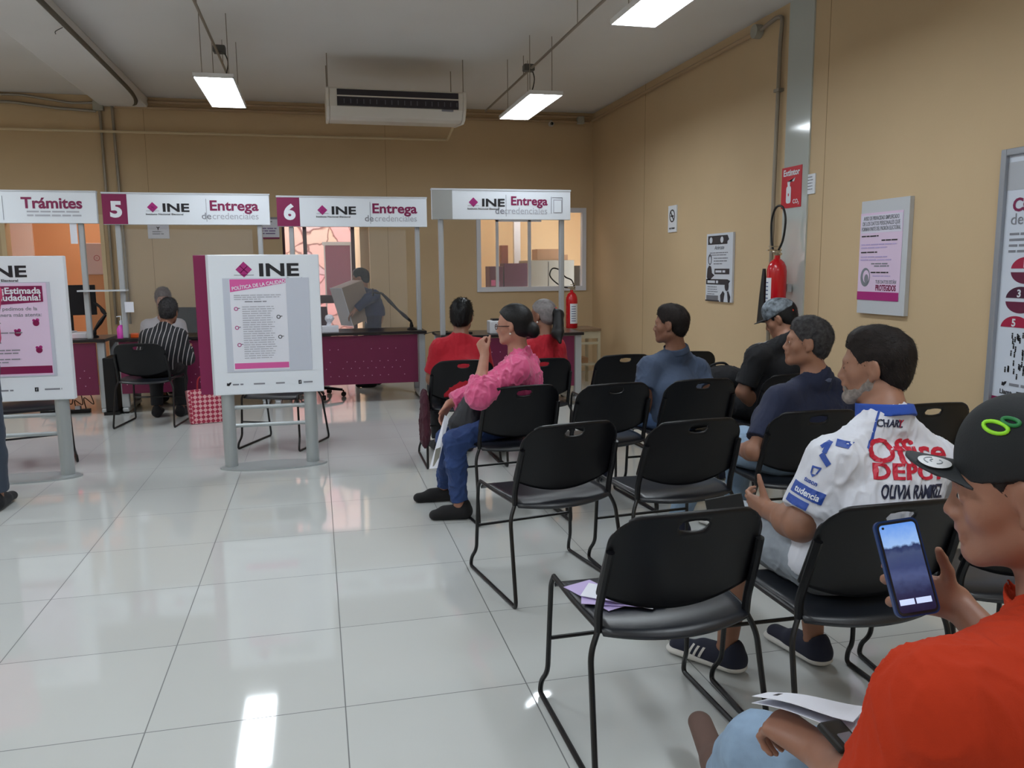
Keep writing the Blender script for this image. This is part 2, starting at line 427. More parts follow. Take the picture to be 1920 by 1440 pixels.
for x, z, s, lb in ((-2.32, 3.26, .055, 'grey junction box above the left drop conduit'), (-2.17, 3.33, .045, 'smaller grey junction box beside it, tight under the ceiling'), (3.42, 3.28, .045, 'small grey junction box in the ceiling corner by the right wall')):
    tag(MB().box(x-s, BW-.08, z-s, x+s, BW-.002, z+s, bev=.008).build('junction_box', GREYMET), lb, 'junction box')
pipe('drain_pipe', bez([(-7, BW-.065, 2.965), (1.67, BW-.065, 2.985), (1.47, 8.72, 2.87), (1.44, 8.60, 2.86)]), .015, CREAM_P, 'cream plastic drain pipe crossing the back wall to the air conditioner')
pipe('wall_conduit', bez([(RW-.03, BW-.06, 3.28), (RW-.03, 6.36, 3.28)]), .018, PIPE_T, 'tan conduit climbing along the top of the right wall')
tag(MB().lathe([(.001, -.03), (.055, -.03), (.055, .03), (.001, .03)], (RW-.035, 6.3, 3.28), 16, 'x').build('junction_box', GREYMET, None, smooth=True), 'round grey junction box near the top of the right wall', 'junction box')
rc = thing('drop_conduit', 'galvanised conduit running down the right wall beside the grey column', 'pipe', (RW-.03, 5.95, 0))
MB().tube(bez([(0, .29, 3.28), (0, .06, 3.31), (0, -.02, 3.29), (0, 0, 3.1), (0, 0.02, 2.0), (0, .03, .4)], 10), .016, 8).build('conduit', PIPE, rc, smooth=True)
for z in (2.75, 1.2): MB().box(-.022, -.035, z-.012, .026, .04, z+.012).build('pipe_clamp', PIPE, rc)
# dark cable bundle under the beam
pipe('beam_conduit', catmull([(-1.79, FY+.1, 3.27), (-1.79, 3, 3.27), (-1.785, 6.5, 3.265), (-1.79, 8.6, 3.26), (-1.8, 9.6, 3.25), (-1.9, 10.25, 3.27), (-2.05, 10.4, 3.3)]), .02, mat('dark_conduit', (92, 86, 74), .6), 'dark conduit following the lower edge of the ceiling beam')
pipe('loose_wire', catmull([(-1.815, 7.2, 3.255), (-1.84, 7.1, 3.2), (-1.82, 7.02, 3.16)]), .003, RUBBER, 'short loose black wire hanging off the beam conduit', 'wire')

# ceiling lights: 30 x 120 cm LED panels on rods
EM = bpy.data.materials.new('lamp_diffuser'); EM.use_nodes = True
_n = EM.node_tree; _n.nodes.clear(); _e = _n.nodes.new('ShaderNodeEmission'); _e.inputs[0].default_value = (.86, .94, 1, 1); _e.inputs[1].default_value = PANEL_E
_o = _n.nodes.new('ShaderNodeOutputMaterial'); _n.links.new(_e.outputs[0], _o.inputs[0])
LF = mat('lamp_frame', (225, 225, 225), .4)
def panel_light(x, y, z=2.86, label='', group=None, flip=1):
    t = thing('ceiling_light', label, 'ceiling light', (x, y, z), 0, group)
    b = MB(); W2, L2 = .15, .6
    b.box(-W2, -L2, .004, W2, L2, .03, bev=.003)
    b.box(-W2, -L2, -.004, -W2+.008, L2, .006); b.box(W2-.008, -L2, -.004, W2, L2, .006)
    b.box(-W2, -L2, -.004, W2, -L2+.008, .006); b.box(-W2, L2-.008, -.004, W2, L2, .006)
    b.build('lamp_frame', LF, t)
    MB().box(-W2+.008, -L2+.008, -.001, W2-.008, L2-.008, .003).build('diffuser', EM, t)
    for sx, yy in ((-.1, -.42), (.1, .42), (-.1, .42), (.1, -.42)):
        MB().tube([(sx, yy, .03), (sx, yy, CH-z)], .0035, 6).build('hanging_rod', PIPE, t)
    MB().tube(catmull([(.02*flip, 0, CH-z-.16), (.06*flip, .02, .26), (.03*flip, .03, .12), (0, 0, .03)]), .005, 6).build('cable', RUBBER, t)
    MB().box(-.05, -.045, CH-z-.2, .05, .045, CH-z-.14, bev=.01).build('junction_box', mat('dark_box', (80, 80, 78), .5), t)
    return t
panel_light(-.70, 7.44, label='glowing white LED panel hanging at left in front of the back wall')
panel_light(1.98, 7.55, label='glowing white LED panel hanging right of the air conditioner')
panel_light(1.96, 4.34, label='glowing white LED panel cut by the top edge of the picture')
for i, (x, y) in enumerate(((-.7, 4.3), (-.7, 1.1), (1.98, 1.1), (-.7, -2.1), (1.98, -2.1), (-3.5, 7.4), (-3.5, 4.3), (-3.5, 1.1), (-3.5, -2.1), (-5.9, 7.4), (-5.9, 4.3), (-5.9, 1.1))):
    panel_light(x, y, label='white LED panel hanging from the ceiling outside the picture', group='ceiling lights outside the picture')
for x, y0, y1, z, lb in ((-.71, 2.6, 9.6, 3.17, 'thin conduit carrying the left hanging light towards the back wall'), (1.995, 2.6, 9.6, 3.2, 'thin conduit carrying the right hanging lights towards the back wall')):
    t = thing('light_conduit', lb, 'pipe', (x, y0, z))
    MB().tube([(0, 0, 0), (0, y1-y0, .0)], .011, 8).build('conduit', PIPE, t, smooth=True)
    for yy in (3.55, 5.2): MB().tube([(0, yy, .01), (0, yy, CH-z)], .0035, 6).build('hanging_rod', PIPE, t)
# unseen lamps added to light the rooms behind, hung high
EM2 = EM.copy(); EM2.name = 'added_room_lamp'; EM2.node_tree.nodes['Emission'].inputs[1].default_value = ROOM_E
EM2.node_tree.nodes['Emission'].inputs[0].default_value = (1, .93, .84, 1)
for x, y, z, lb in ((-3.0, 11.5, 2.62, 'unseen ceiling lamp added to light the peach office behind the left opening'), (2.9, 11.6, 2.82, 'unseen ceiling lamp added to light the storeroom behind the window')):
    t = thing('added_room_lamp', lb, 'ceiling light', (x, y, z))
    MB().box(-.3, -.3, .01, .3, .3, .05).build('lamp_frame', LF, t); MB().box(-.28, -.28, 0, .28, .28, .008).build('diffuser', EM2, t)

# air conditioner
ac = thing('air_conditioner', 'long white air conditioner hanging on rods below the ceiling', 'air conditioner', (.82, 8.33, 0))
ACW = mat('ac_white', (214, 208, 198), .4)
f = lambda u, v, w_: Vector((w_, u, v))
hw = .66
prof = [(-.33, 3.0), (-.33, 3.055), (-.3, 3.07), (.32, 3.07), (.33, 3.05), (.33, 2.9), (.28, 2.84), (-.16, 2.80), (-.24, 2.82), (-.31, 2.9)]
MB().prism(prof, -hw+.03, hw-.03, f).build('casing', ACW, ac, bevel=.008)
for sx in (-1, 1):
    MB().prism([(u*1.02, (v-2.94)*1.04+2.94) for u, v in prof], sx*(hw-.03), sx*hw, f).build('end_cap', ACW, ac, bevel=.008)
GR = mat('dark_grille', (34, 30, 40), .35)
q = lambda u, v, w_: Vector((u, -.333-.002-w_+(0 if v > 3.0 else (3.0-v)*.2), v))
MB().box(-hw+.1, -.337, 2.905, hw-.08, -.31, 3.052).build('air_outlet', GR, ac)
MB().box(-hw+.1, -.345, 2.985, hw-.08, -.325, 2.997, bev=.003).build('louver', ACW, ac)
for k in range(18):
    x = -.5+k*.06+(0.02 if k > 5 else 0)+(.02 if k > 11 else 0)
    MB().box(x, -.343, 2.925, x+.008, -.33, 2.965).build('vane', mat('grey_vane', (90, 90, 100), .5), ac)
MB().box(.42, -.332, 2.885, .53, -.312, 2.9).build('badge', GREY_INK, ac)
for x, y in ((-.64, -.26), (.64, -.26), (-.64, .22), (.6, .22)): MB().tube([(x, y, 3.03), (x, y, CH)], .005, 6).build('hanging_rod', PIPE, ac)

# ---------------------------------------------------------------- counters with signs
def desk(x0, x1, y0, label, panel=True, depth=.62, h=.745, px0=None, px1=None):
    t = thing('service_desk', label, 'desk', ((x0+x1)/2, y0+depth/2, 0)); a = (x1-x0)/2; d = depth/2
    MB().box(-a, -d-.02, h-.03, a, d, h, bev=.005).build('desktop', DARKTOP, t)
    if panel:
        m = MB(); pa = -a+.03 if px0 is None else px0-(x0+x1)/2; pb = a-.1 if px1 is None else px1-(x0+x1)/2
        m.box(pa, -d+.0, .2, pb, -d+.02, h-.035); m.build('front_panel', MAROON, t)
        m = MB(); dx = .085; n = int((pb-pa-.06)/dx)
        for r_, z in enumerate((.6-.03, .44, .37, .29)):
            for k in range(n):
                if r_ == 0 and k % 7 not in (0, 6, 5, 4): continue
                if (k+r_) % 9 == 8: continue
                m.box(pa+.05+dx*k+(dx/2 if r_ == 2 else 0)-.004, -d-.002, z-.004, pa+.05+dx*k+(dx/2 if r_ == 2 else 0)+.004, -d, z+.004)
        m.build('hole_light_dots', mat('painted_hole_light', (196, 150, 176), .5), t)  # pale dots, light showing through the panel holes put in as colour
    for sx in (-1, 1):
        xx = sx*(a-.05)
        b = MB().box(xx-.035, -d+.02, .06, xx+.035, -d+.08, h-.03, bev=.006).box(xx-.035, d-.1, .06, xx+.035, d-.04, h-.03, bev=.006).box(xx-.03, -d+.0, .02, xx+.03, d, .06, bev=.01)
        b.build('leg', SILVER, t)
    for sx in (-1, 1):
        for yy in (-d+.04, d-.04): MB().lathe([(.02, 0), (.02, .02)], (sx*(a-.05), yy, 0), 12).build('foot', RUBBER, t)
    return t
desk(-.48, 1.12, 8.6, 'maroon front service desk with black top under the number 6 sign')
desk(-1.93, -.5, 8.6, 'maroon front service desk with black top under the number 5 sign, behind the striped customer', px1=-.55)
desk(-3.75, -2.02, 8.6, 'maroon front service desk behind the left stand, under the Trámites sign', px1=-2.11)
desk(1.16, 2.62, 7.85, 'service desk behind the two customers in red, below the unnumbered sign')
def counter_sign(x0, x1, y, zt, num, label, word='Entrega', sub='de credenciales', left=.2, card=False, posts=None, hh=.3, numw=.22):
    t = thing('counter_sign', label, 'sign', ((x0+x1)/2, y, 0)); a = (x1-x0)/2; W = x1-x0
    MB().box(-a, -.03, zt-hh, a, .03, zt, bev=.003).build('sign_board', WHITE, t)
    MB().box(-a-.004, -.034, zt-.012, a+.004, .034, zt+.004).build('top_trim', WHITE_GR, t)
    S = Sheet(t, (-a, -.03, zt-hh), (1, 0, 0), (0, 0, 1), (0, -1, 0))
    xs0 = 0
    if num is not None:
        S.rect('number_panel', MAROON_S, 0, .004, numw, hh-.014); S.text('number', WHITE, num, .2, numw*.55, .075, 'CENTER', 1.12, .045, lift=.0025); xs0 = numw
    elif card:
        S.rect('blank_panel', mat('grey_blank', (160, 162, 160), .5), 0, .002, numw, hh-.012); xs0 = numw
    if word == 'Entrega':
        k = (W-xs0)
        S.logo(xs0+k*.135, .125, .080 if not card else .074)
        S.rect('divider', GREY_INK, xs0+k*(.545 if not card else .445), .03, xs0+k*(.545 if not card else .445)+.004, hh-.05)
        xr = xs0+k*(.92 if not card else .80)
        S.text('lettering', MAROON_S, word, .135 if not card else .115, xr, .14, 'RIGHT', 1.12 if not card else 1.06, .026)
        S.text('grey_lettering', GREY_INK, 'de', .09, xr-(.445 if not card else .435), .055, 'RIGHT', 1.05, .006)
        S.text('pale_lettering', PALE_INK, 'credenciales', .09, xr, .055, 'RIGHT', .98)
        if card:
            S.rect('card_icon', GREY_INK, xs0+k*.83, .06, xs0+k*.835, .22); S.rect('card_icon', GREY_INK, xs0+k*.84, .21, xs0+k*.93, .216)
            S.rect('card_icon', GREY_INK, xs0+k*.926, .07, xs0+k*.93, .21); S.rect('card_icon', PALE_INK, xs0+k*.85, .065, xs0+k*.925, .195); S.rect('card_face', WHITE, xs0+k*.857, .072, xs0+k*.918, .185, .0022)
    else:
        S.logo(W-1.5, .135, .062)
        S.rect('divider', GREY_INK, W-.80, .03, W-.796, hh-.05)
        S.text('lettering', MAROON_S, word, .14, W-.12, .14, 'RIGHT', 1.03, .028)
        S.lines('pale_lettering', PALE_INK, W-.6, W-.12, .1, 2, .035, .015, 3)
    S.flush()
    for px_ in (posts or (-a+.12, a-.12)):
        MB().box(px_-.025, .0, .745, px_+.025, .05, zt-hh+.002, bev=.01).build('post', SILVER, t)
    return t
counter_sign(-3.95, -2.0, 8.62, 2.15, None, 'white sign reading Trámites above the leftmost desk', 'Trámites', posts=(-.7, .975-.16))
counter_sign(-1.95, -.42, 8.62, 2.14, '5', 'white sign with maroon panel reading 5 above a service desk', posts=(-.65, .66))
counter_sign(-.35, 1.15, 8.62, 2.125, '6', 'white sign with maroon panel reading 6, right of the centre display stand', posts=(-.62, .65))
counter_sign(1.10, 2.475, 7.87, 2.145, None, 'white sign with a blank grey end and a card icon, closest to the right wall', card=True, posts=(-.60, .61), hh=.285, numw=.195)
# acrylic screens between the posts
ACR = mat('acrylic', (236, 240, 242), .06, alpha=.045, spec=.5)
for x0, x1, y, lb in ((-.27, .93, 8.64, 'clear acrylic screen right of the centre display stand'), (-1.81, -.6, 8.64, 'clear acrylic screen in front of the clerk with ash hair')):
    tag(MB().box(x0, y, .78, x1, y+.005, 1.8).build('acrylic_screen', ACR), lb, 'screen')
tag(MB().box(-2.22, 8.55, 1.205, -1.79, 8.68, 1.22).build('cross_bar', WHITE_GR), 'thin white shelf bar joining two sign posts beside the left stand', 'bar')
tag(MB().box(-1.82, 8.6, 1.0, -1.74, 8.61, 1.1).build('small_label', PAPER), 'small white square card taped to the post of sign 5', 'label')

# ---------------------------------------------------------------- standing display boards
STAND_P = mat('stand_silver', (168, 174, 176), .35, metal=.3)
def display_stand(cx, cy, rot, label, w_=.74, z0=.53, z1=1.5, bp=(-.64, 0)):
    t = thing('display_stand', label, 'display stand', (cx, cy, 0), rot)
    a = w_/2
    MB().box(-a, -.03, z0, a, .03, z1, bev=.006).build('front_panel', WHITE, t)
    MB().box(-a-.1, .035, z0+.0, a-.02, .075, z1, bev=.004).build('back_panel', MAROON_S, t)
    MB().box(-a-.012, -.025, z0, -a+.0, .06, z1).build('side_trim', WHITE_GR, t)
    for x in (-a+.075, a-.1):
        MB().tube([(x, .03, .012), (x, .03, z0+.02)], .045, 20).build('post', STAND_P, t, smooth=True)
    for z in (.30, .43):
        MB().tube([(-a+.1, .03, z), (a-.12, .03, z)], .014, 12).build('cross_rail', STAND_P, t, smooth=True)
    b = MB(); pts = [((a+.0)*math.cos(k*2*PI/40), .14*math.sin(k*2*PI/40)) for k in range(40)]
    b.prism(pts, 0, .012); b.build('base_plate', STAND_P, t)
    return t
st = display_stand(-.345, 5.96, 0, 'white INE stand with a pink quality policy poster and a maroon edge')
S = Sheet(st, (-.37, -.03, .53), (1, 0, 0), (0, 0, 1), (0, -1, 0))
S.logo(.18, .825, .088, small=False)
S.text('logo_lettering', INK, 'Electoral', .025, .515, .795, xs=1.2, bold=.012)
S.rect('poster_pocket', mat('pocket_grey', (196, 202, 216), .25), .09, .16, .665, .81, .001, .003)
S.rect('poster_sheet', PAPER, .135, .172, .51, .805, .0045)
S.poly('poster_header', PINK_PR, [(.137, .715), (.508, .775), (.508, .803), (.137, .803)], .006)
S.text('poster_title', WHITE, 'POLÍTICA DE LA CALIDAD', .034, .15, .727, xs=.9, bold=.02, lift=.0075, rot=.14)
S.rect('poster_footer', PINK_PR, .142, .182, .506, .222, .006)
S.logo(.40, .193, .014, white=True, small=False)
for n_, (x, y) in enumerate(((.17, .60), (.45, .54), (.17, .47), (.455, .40), (.18, .35))):
    S.ring('poster_icon', INK if n_ % 2 else MAGENTA, x, y, .014, .009, .006, n=10); S.rect('poster_icon', INK, x+.012, y+.002, x+.026, y+.006, .006)
o_ = S.o; S.o = S.o+S.n*.005
S.lines('poster_text', PALE_INK, .16, .5, .69, 3, .014, .006, 11); S.lines('poster_text', GREY_INK, .23, .42, .645, 1, .014, .007, 12)
S.lines('poster_text', PALE_INK, .21, .43, .61, 24, .0155, .006, 13)
S.o = o_
S.lines('contact_text', GREY_INK, .12, .2, .068, 1, .02, .010, 4); S.lines('contact_text', GREY_INK, .26, .37, .068, 1, .02, .010, 5); S.lines('contact_text', GREY_INK, .41, .51, .068, 1, .02, .010, 6); S.lines('contact_text', GREY_INK, .60, .67, .068, 1, .02, .010, 8)
S.poly('bird_icon', INK, [(.08, .066), (.095, .064), (.108, .078), (.112, .09), (.1, .088), (.092, .082), (.082, .086)], .0015)
S.rect('square_icon', INK, .565, .06, .585, .088, .0015); S.text('square_icon_letter', WHITE, 'f', .026, .572, .064, lift=.003)
S.flush()
st = display_stand(-1.99, 6.02, -.02, 'white INE stand with a lilac notice headed Estimada ciudadanía, cut by the left edge', w_=.74, z0=.54, z1=1.5)
S = Sheet(st, (-.37, -.03, .54), (1, 0, 0), (0, 0, 1), (0, -1, 0))
S.logo(.155, .825, .075)
S.rect('poster_pocket', mat('pocket_grey', (196, 202, 216), .25), .06, .165, .645, .79, .001, .003)
S.rect('poster_sheet', LILAC, .12, .172, .625, .785, .0045)
S.poly('poster_header', MAROON_S, [(.12, .63), (.6, .66), (.6, .765), (.2, .765), (.12, .74)], .006)
S.text('poster_title', WHITE, '¡Estimada', .058, .59, .715, 'RIGHT', 1.05, .025, lift=.0075); S.text('poster_title', WHITE, 'ciudadanía!', .058, .59, .67, 'RIGHT', 1.05, .025, lift=.0075)
S.text('poster_text', GREY_INK, 'Le pedimos de la', .034, .56, .605, 'RIGHT', 1.1, .01, lift=.006); S.text('poster_text', GREY_INK, 'manera más atenta:', .034, .585, .565, 'RIGHT', 1.1, .01, lift=.006)
S.rect('poster_footer', MAROON_S, .12, .185, .62, .235, .006); S.logo(.47, .2, .016, white=True, small=False)
o_ = S.o; S.o = S.o+S.n*.005
for n_, y in enumerate((.52, .455, .39, .34, .28)):
    S.lines('poster_text', GREY_INK, .16+.05*(n_ % 2), .48, y, 1 if n_ < 3 else 2, .02, .007, 20+n_)
    x = (.545, .43, .12, .55, .13)[n_]
    S.disc('poster_icon', MAROON_S, x, y, .02); S.disc('poster_icon', MAGENTA, x+.01, y+.02, .011); S.disc('poster_icon', MAGENTA, x-.012, y+.018, .009)
S.o = o_
S.lines('contact_text', GREY_INK, .06, .14, .07, 1, .02, .010, 4); S.lines('contact_text', GREY_INK, .26, .42, .07, 1, .02, .010, 5); S.lines('contact_text', GREY_INK, .56, .68, .07, 1, .02, .010, 8)
S.rect('square_icon', INK, .5, .062, .522, .09, .0015); S.text('square_icon_letter', WHITE, 'f', .026, .508, .066, lift=.003)
S.flush()

# ---------------------------------------------------------------- signs on the walls
def wall_sign(name, label, cat, cx, cz, w_, h, d=.012, m=WHITE, back=False, y=None):
    """on the right wall by default (cx = Y of centre); with back=True on the back wall (cx = X)"""
    if back:
        t = thing(name, label, cat, (cx, BW-.001, cz)); MB().box(-w_/2, -d, -h/2, w_/2, 0, h/2).build('sign_plate', m, t)
        return t, Sheet(t, (-w_/2, -d, -h/2), (1, 0, 0), (0, 0, 1), (0, -1, 0))
    t = thing(name, label, cat, (RW-.001, cx, cz)); MB().box(-d, -w_/2, -h/2, 0, w_/2, h/2).build('sign_plate', m, t)
    return t, Sheet(t, (-d, w_/2, -h/2), (0, -1, 0), (0, 0, 1), (-1, 0, 0))
t, S = wall_sign('no_smoking_sign', 'small white no smoking sign high on the right wall', 'sign', 7.92, 1.88, .2, .27)
S.ring('prohibition_ring', INK, .1, .165, .065, .052); S.poly('prohibition_bar', INK, [(.05, .21), (.06, .22), (.152, .12), (.142, .11)], .002)
S.rect('cigarette_icon', INK, .065, .155, .135, .17); S.text('lettering', INK, 'NO FUMAR', .026, .1, .03, 'CENTER', 1, .02); S.flush()
t, S = wall_sign('fire_extinguisher_sign', 'red Extintor sign with a white extinguisher on the grey column', 'sign', 5.745, 1.99, .27, .31, .016, RED_PR)
S.text('lettering', WHITE, 'Extintor', .066, .135, .245, 'CENTER', 1.0, .03)
S.poly('extinguisher_icon', WHITE, rounded(.065, .13, .02, 4, .105, .10), .0015); S.poly('extinguisher_icon', WHITE, [(.09, .165), (.12, .165), (.12, .19), (.19, .225), (.175, .195), (.15, .2), (.12, .205), (.085, .2)], .0015)
S.rect('extinguisher_icon', RED_PR, .1, .09, .112, .11, .003); S.text('lettering', WHITE, 'CO', .045, .165, .03, bold=.02); S.text('lettering', WHITE, '2', .028, .235, .02, bold=.02); S.flush()
t, S = wall_sign('wall_switch_plate', 'small white inspection card beside the red Extintor sign', 'card', 5.50, 1.99, .105, .145, .01, WHITE)
S.lines('card_text', GREY_INK, .02, .085, .12, 5, .022, .006, 2); S.flush()
BWP = mat('poster_white', (206, 212, 222), .5); DK = mat('poster_black', (44, 44, 52), .5)
t, S = wall_sign('wall_poster', 'narrow black and white poster with two figures on the right wall', 'poster', 6.87, 1.38, .5, .62, .02, BWP)
S.rect('black_band', DK, .03, .52, .40, .6); S.poly('black_band', DK, [(.40, .545), (.43, .56), (.40, .6)]); S.disc('band_emblem', BWP, .09, .56, .028, .0025); S.disc('band_emblem', BWP, .3, .56, .028, .0025)
S.text('poster_text', GREY_INK, 'Acércate', .05, .25, .475, 'CENTER', 1, .01, .3); S.flush(); S.lines('poster_text', GREY_INK, .07, .43, .44, 2, .02, .008, 3); S.lines('poster_text', GREY_INK, .15, .45, .39, 3, .025, .009, 5)
S.disc('figure_drawing', DK, .075, .385, .035, ry=.05); S.disc('figure_drawing', BWP, .08, .38, .022, .0025, ry=.035); S.flush(); S.poly('figure_drawing', DK, [(.02, .22), (.03, .3), (.06, .33), (.1, .32), (.12, .26), (.17, .24), (.09, .2), (.08, .16)])
S.rect('black_label', DK, .17, .25, .45, .3); S.text('label_lettering', BWP, '#00 00 00', .04, .31, .262, 'CENTER', lift=.003) if False else S.lines('label_lettering', BWP, .19, .43, .265, 1, .02, .02, 9)
S.poly('black_label', DK, [(.01, .155), (.42, .155), (.47, .19), (.42, .205), (.01, .205)]); o_ = S.o; S.o = S.o+S.n*.0015; S.lines('label_lettering', BWP, .04, .33, .168, 1, .02, .024, 10); S.o = o_
S.lines('poster_text', GREY_INK, .04, .25, .13, 4, .022, .007, 6); S.rect('grey_label', mat('poster_grey', (110, 112, 120), .5), .02, .01, .25, .055); S.rect('black_label', DK, .0, .0, .27, .012)
S.flush(); S.disc('figure_drawing', DK, .41, .145, .035, ry=.045, lift=.003); S.flush(); S.poly('figure_drawing', DK, [(.3, .0), (.29, .06), (.34, .1), (.37, .08), (.44, .1), (.48, .05), (.47, .0)]); S.poly('figure_drawing', BWP, [(.36, .0), (.38, .09), (.42, .09), (.44, .0)], .0025); S.flush()
t, S = wall_sign('notice_board', 'tall grey board with a lilac privacy notice on the right wall', 'notice', 4.635, 1.44, .46, .74, .03, WHITE_GR)
S.rect('notice_sheet', LILAC, .0, .115, .41, .66, .0015); S.rect('notice_title_band', mat('pale_band', (216, 214, 230), .6), .012, .53, .405, .645, .003)
for k, s_ in enumerate(('AVISO DE PRIVACIDAD SIMPLIFICADO', 'DE LOS DATOS PERSONALES QUE', 'FORMAN PARTE DEL PADRÓN ELECTORAL')):
    S.text('notice_title', GREY_INK, s_, .036, .205, .612-k*.034, 'CENTER', (.56, .66, .54)[k], .02, lift=.0045)
o_ = S.o; S.o = S.o+S.n*.0025
for k, (x0, x1, y, m_) in enumerate(((.02, .25, .505, INK), (.22, .37, .475, INK), (.02, .38, .45, LAVENDER), (.02, .38, .43, LAVENDER), (.02, .24, .4, INK), (.02, .38, .37, LAVENDER), (.02, .38, .35, LAVENDER), (.13, .37, .325, GREY_INK), (.16, .37, .31, GREY_INK), (.13, .32, .268, INK), (.15, .37, .245, LAVENDER))):
    S.lines('notice_text', m_, x0, x1, y, 1, .01, .008, 30+k)
S.o = o_
S.disc('magnifier_drawing', mat('grey_drawing', (126, 132, 140), .6), .075, .24, .048, .003, ry=.062); S.disc('magnifier_drawing', LILAC, .085, .245, .032, .0045, ry=.042); S.disc('magnifier_drawing', GREY_INK, .09, .23, .02, .006, ry=.03)
S.text('notice_title', GREY_INK, 'TUS DATOS ESTÁN', .032, .28, .2, 'CENTER', .72, .02, lift=.003); S.text('notice_title', MAROON_S, 'PROTEGIDOS', .052, .28, .155, 'CENTER', .62, .03, lift=.003)
S.rect('notice_footer', MAGENTA, .0, .09, .405, .145, .003); S.logo(.28, .108, .02, white=True, small=False); S.flush()
t = thing('framed_poster', 'large grey framed poster with numbered circles at the right edge', 'poster', (RW-.001, 3.33, 0)); a = .40
FRM = mat('frame_grey', (158, 162, 170), .35, metal=.3)
b = MB(); z0, z1 = .54, 1.99
b.box(-.035, -a, z0, 0, -a+.035, z1, bev=.004).box(-.035, a-.035, z0, 0, a, z1, bev=.004).box(-.035, -a+.035, z0, 0, a-.035, z0+.035, bev=.004).box(-.035, -a+.035, z1-.035, 0, a-.035, z1, bev=.004)
b.build('frame', FRM, t); MB().box(-.012, -a+.03, z0+.03, -.002, a-.03, z1-.03).build('poster_sheet', mat('poster_sheet_white', (214, 222, 236), .3), t)
S = Sheet(t, (-.012, a-.035, z0+.035), (0, -1, 0), (0, 0, 1), (-1, 0, 0)); H = z1-z0-.07
S.rect('grey_header', mat('header_grey', (180, 184, 192), .5), 0, 1.20, .73, H-.035); S.rect('footer_band', MAROON_S, 0, 0, .73, .1)
S.text('poster_title', MAROON_S, 'Ca', .095, .045, 1.09, xs=1, bold=.03); S.flush(); S.text('poster_title', GREY_INK, 'del', .085, .038, 1.02, bold=0)
S.lines('poster_text', GREY_INK, .04, .6, .965, 4, .03, .012, 41); S.flush()
for k, (c_, n_) in enumerate(((RED_PR, '1'), (DK, '3'), (RED_PR, '5'))):
    y = .785-k*.155; m_ = mat('dark_plum', (70, 20, 52), .5) if k == 1 else mat('crimson_print', (168, 24, 66), .5); x = .16-.02*k
    for xx in (x, x+.32):
        S.disc('number_circle', m_, xx, y, .095, a0=5, a1=175, ry=.066) 
        if k < 2: S.disc('number_circle', mat('plum_print', (104, 26, 62) if k == 0 else (44, 20, 46), .5), xx, y-.008, .095, a0=185, a1=355, ry=.066)
        S.flush(); S.text('circle_number', WHITE, n_ if xx == x else str(int(n_)+1), .055, xx-.01, y+.012, 'CENTER', bold=.03, lift=.003)
rd = random.Random(4)
for k in range(200):
    x, y = rd.gauss(.33, .15), rd.uniform(.2, .43)
    if .06 < x < .7: S.rect('crowd_drawing', INK, x, y, x+.008, y+.02); S.disc('crowd_drawing', INK, x+.004, y+.026, .005, n=6)
S.poly('bird_icon', INK, [(.06, .165), (.075, .163), (.088, .177), (.092, .189), (.08, .187), (.072, .181), (.062, .185)])
S.lines('poster_text', GREY_INK, .11, .3, .168, 1, .02, .014, 7); S.text('poster_text', INK, 'Llama', .035, .05, .12, bold=.02); S.lines('poster_text', INK, .16, .5, .122, 1, .02, .02, 17)
S.text('footer_lettering', WHITE, 'M', .06, .16, .03, bold=.03, lift=.003); S.flush()
t, S = wall_sign('evacuation_sign', 'small white notice on the back wall below sign 5', 'sign', -1.78, 1.87, .235, .19, .008, PAPER, True)
S.text('lettering', INK, 'Y', .05, .115, .1, 'CENTER', bold=.05); S.lines('card_text', GREY_INK, .05, .18, .075, 2, .025, .01, 2); S.flush()
t, S = wall_sign('wall_notice', 'white notice with maroon foot on the back wall between signs 5 and 6', 'sign', -.53, 1.90, .24, .26, .008, PAPER, True)
S.rect('dark_header', GREY_INK, 0, .235, .24, .26); S.lines('card_text', GREY_INK, .1, .22, .2, 1, .03, .014, 2); S.lines('card_text', mat('violet_ink', (120, 100, 150), .6), .01, .22, .12, 3, .03, .012, 3); S.rect('maroon_foot', MAROON_S, 0, 0, .24, .02); S.flush()
tag(MB().box(-2.72, 12.585, 1.38, -2.4, 12.598, 1.75).build('wall_board', mat('pinkish_white', (236, 214, 216), .5)), 'pinkish white panel on the peach wall behind the left opening', 'panel')
tag(MB().box(-4.2, 12.56, .3, -3.76, 12.598, 2.3).build('bright_doorway_panel', mat('white_door', (250, 236, 232), .5)), 'pale door at the back of the peach office', 'door')
t = thing('wall_cabinet', 'pinkish white electrical box on the peach wall beside the conduits', 'electrical box', (-2.60, BW+T+.35, 1.36))
MB().box(-.17, 0, 0, .15, .1, .38, bev=.01).build('box_body', mat('pinkish_box', (226, 200, 200), .5), t)
S = Sheet(t, (-.17, -.0, 0), (1, 0, 0), (0, 0, 1), (0, -1, 0)); S.ring('round_mark', mat('mark_red', (190, 100, 110), .5), .18, .2, .035, .028); S.rect('round_mark', mat('mark_red', (190, 100, 110), .5), .17, .197, .19, .203); S.flush()
MB().box(-.14, .02, -1.36, .12, .09, 0.001).build('box_stand', mat('peach_stand', (214, 156, 112), .6), t)
tag(MB().box(-2.25, 8.605, 1.66, -2.19, 8.612, 1.86).build('post_notice', PAPER), 'narrow white notice taped beside the post of the Trámites sign', 'notice')
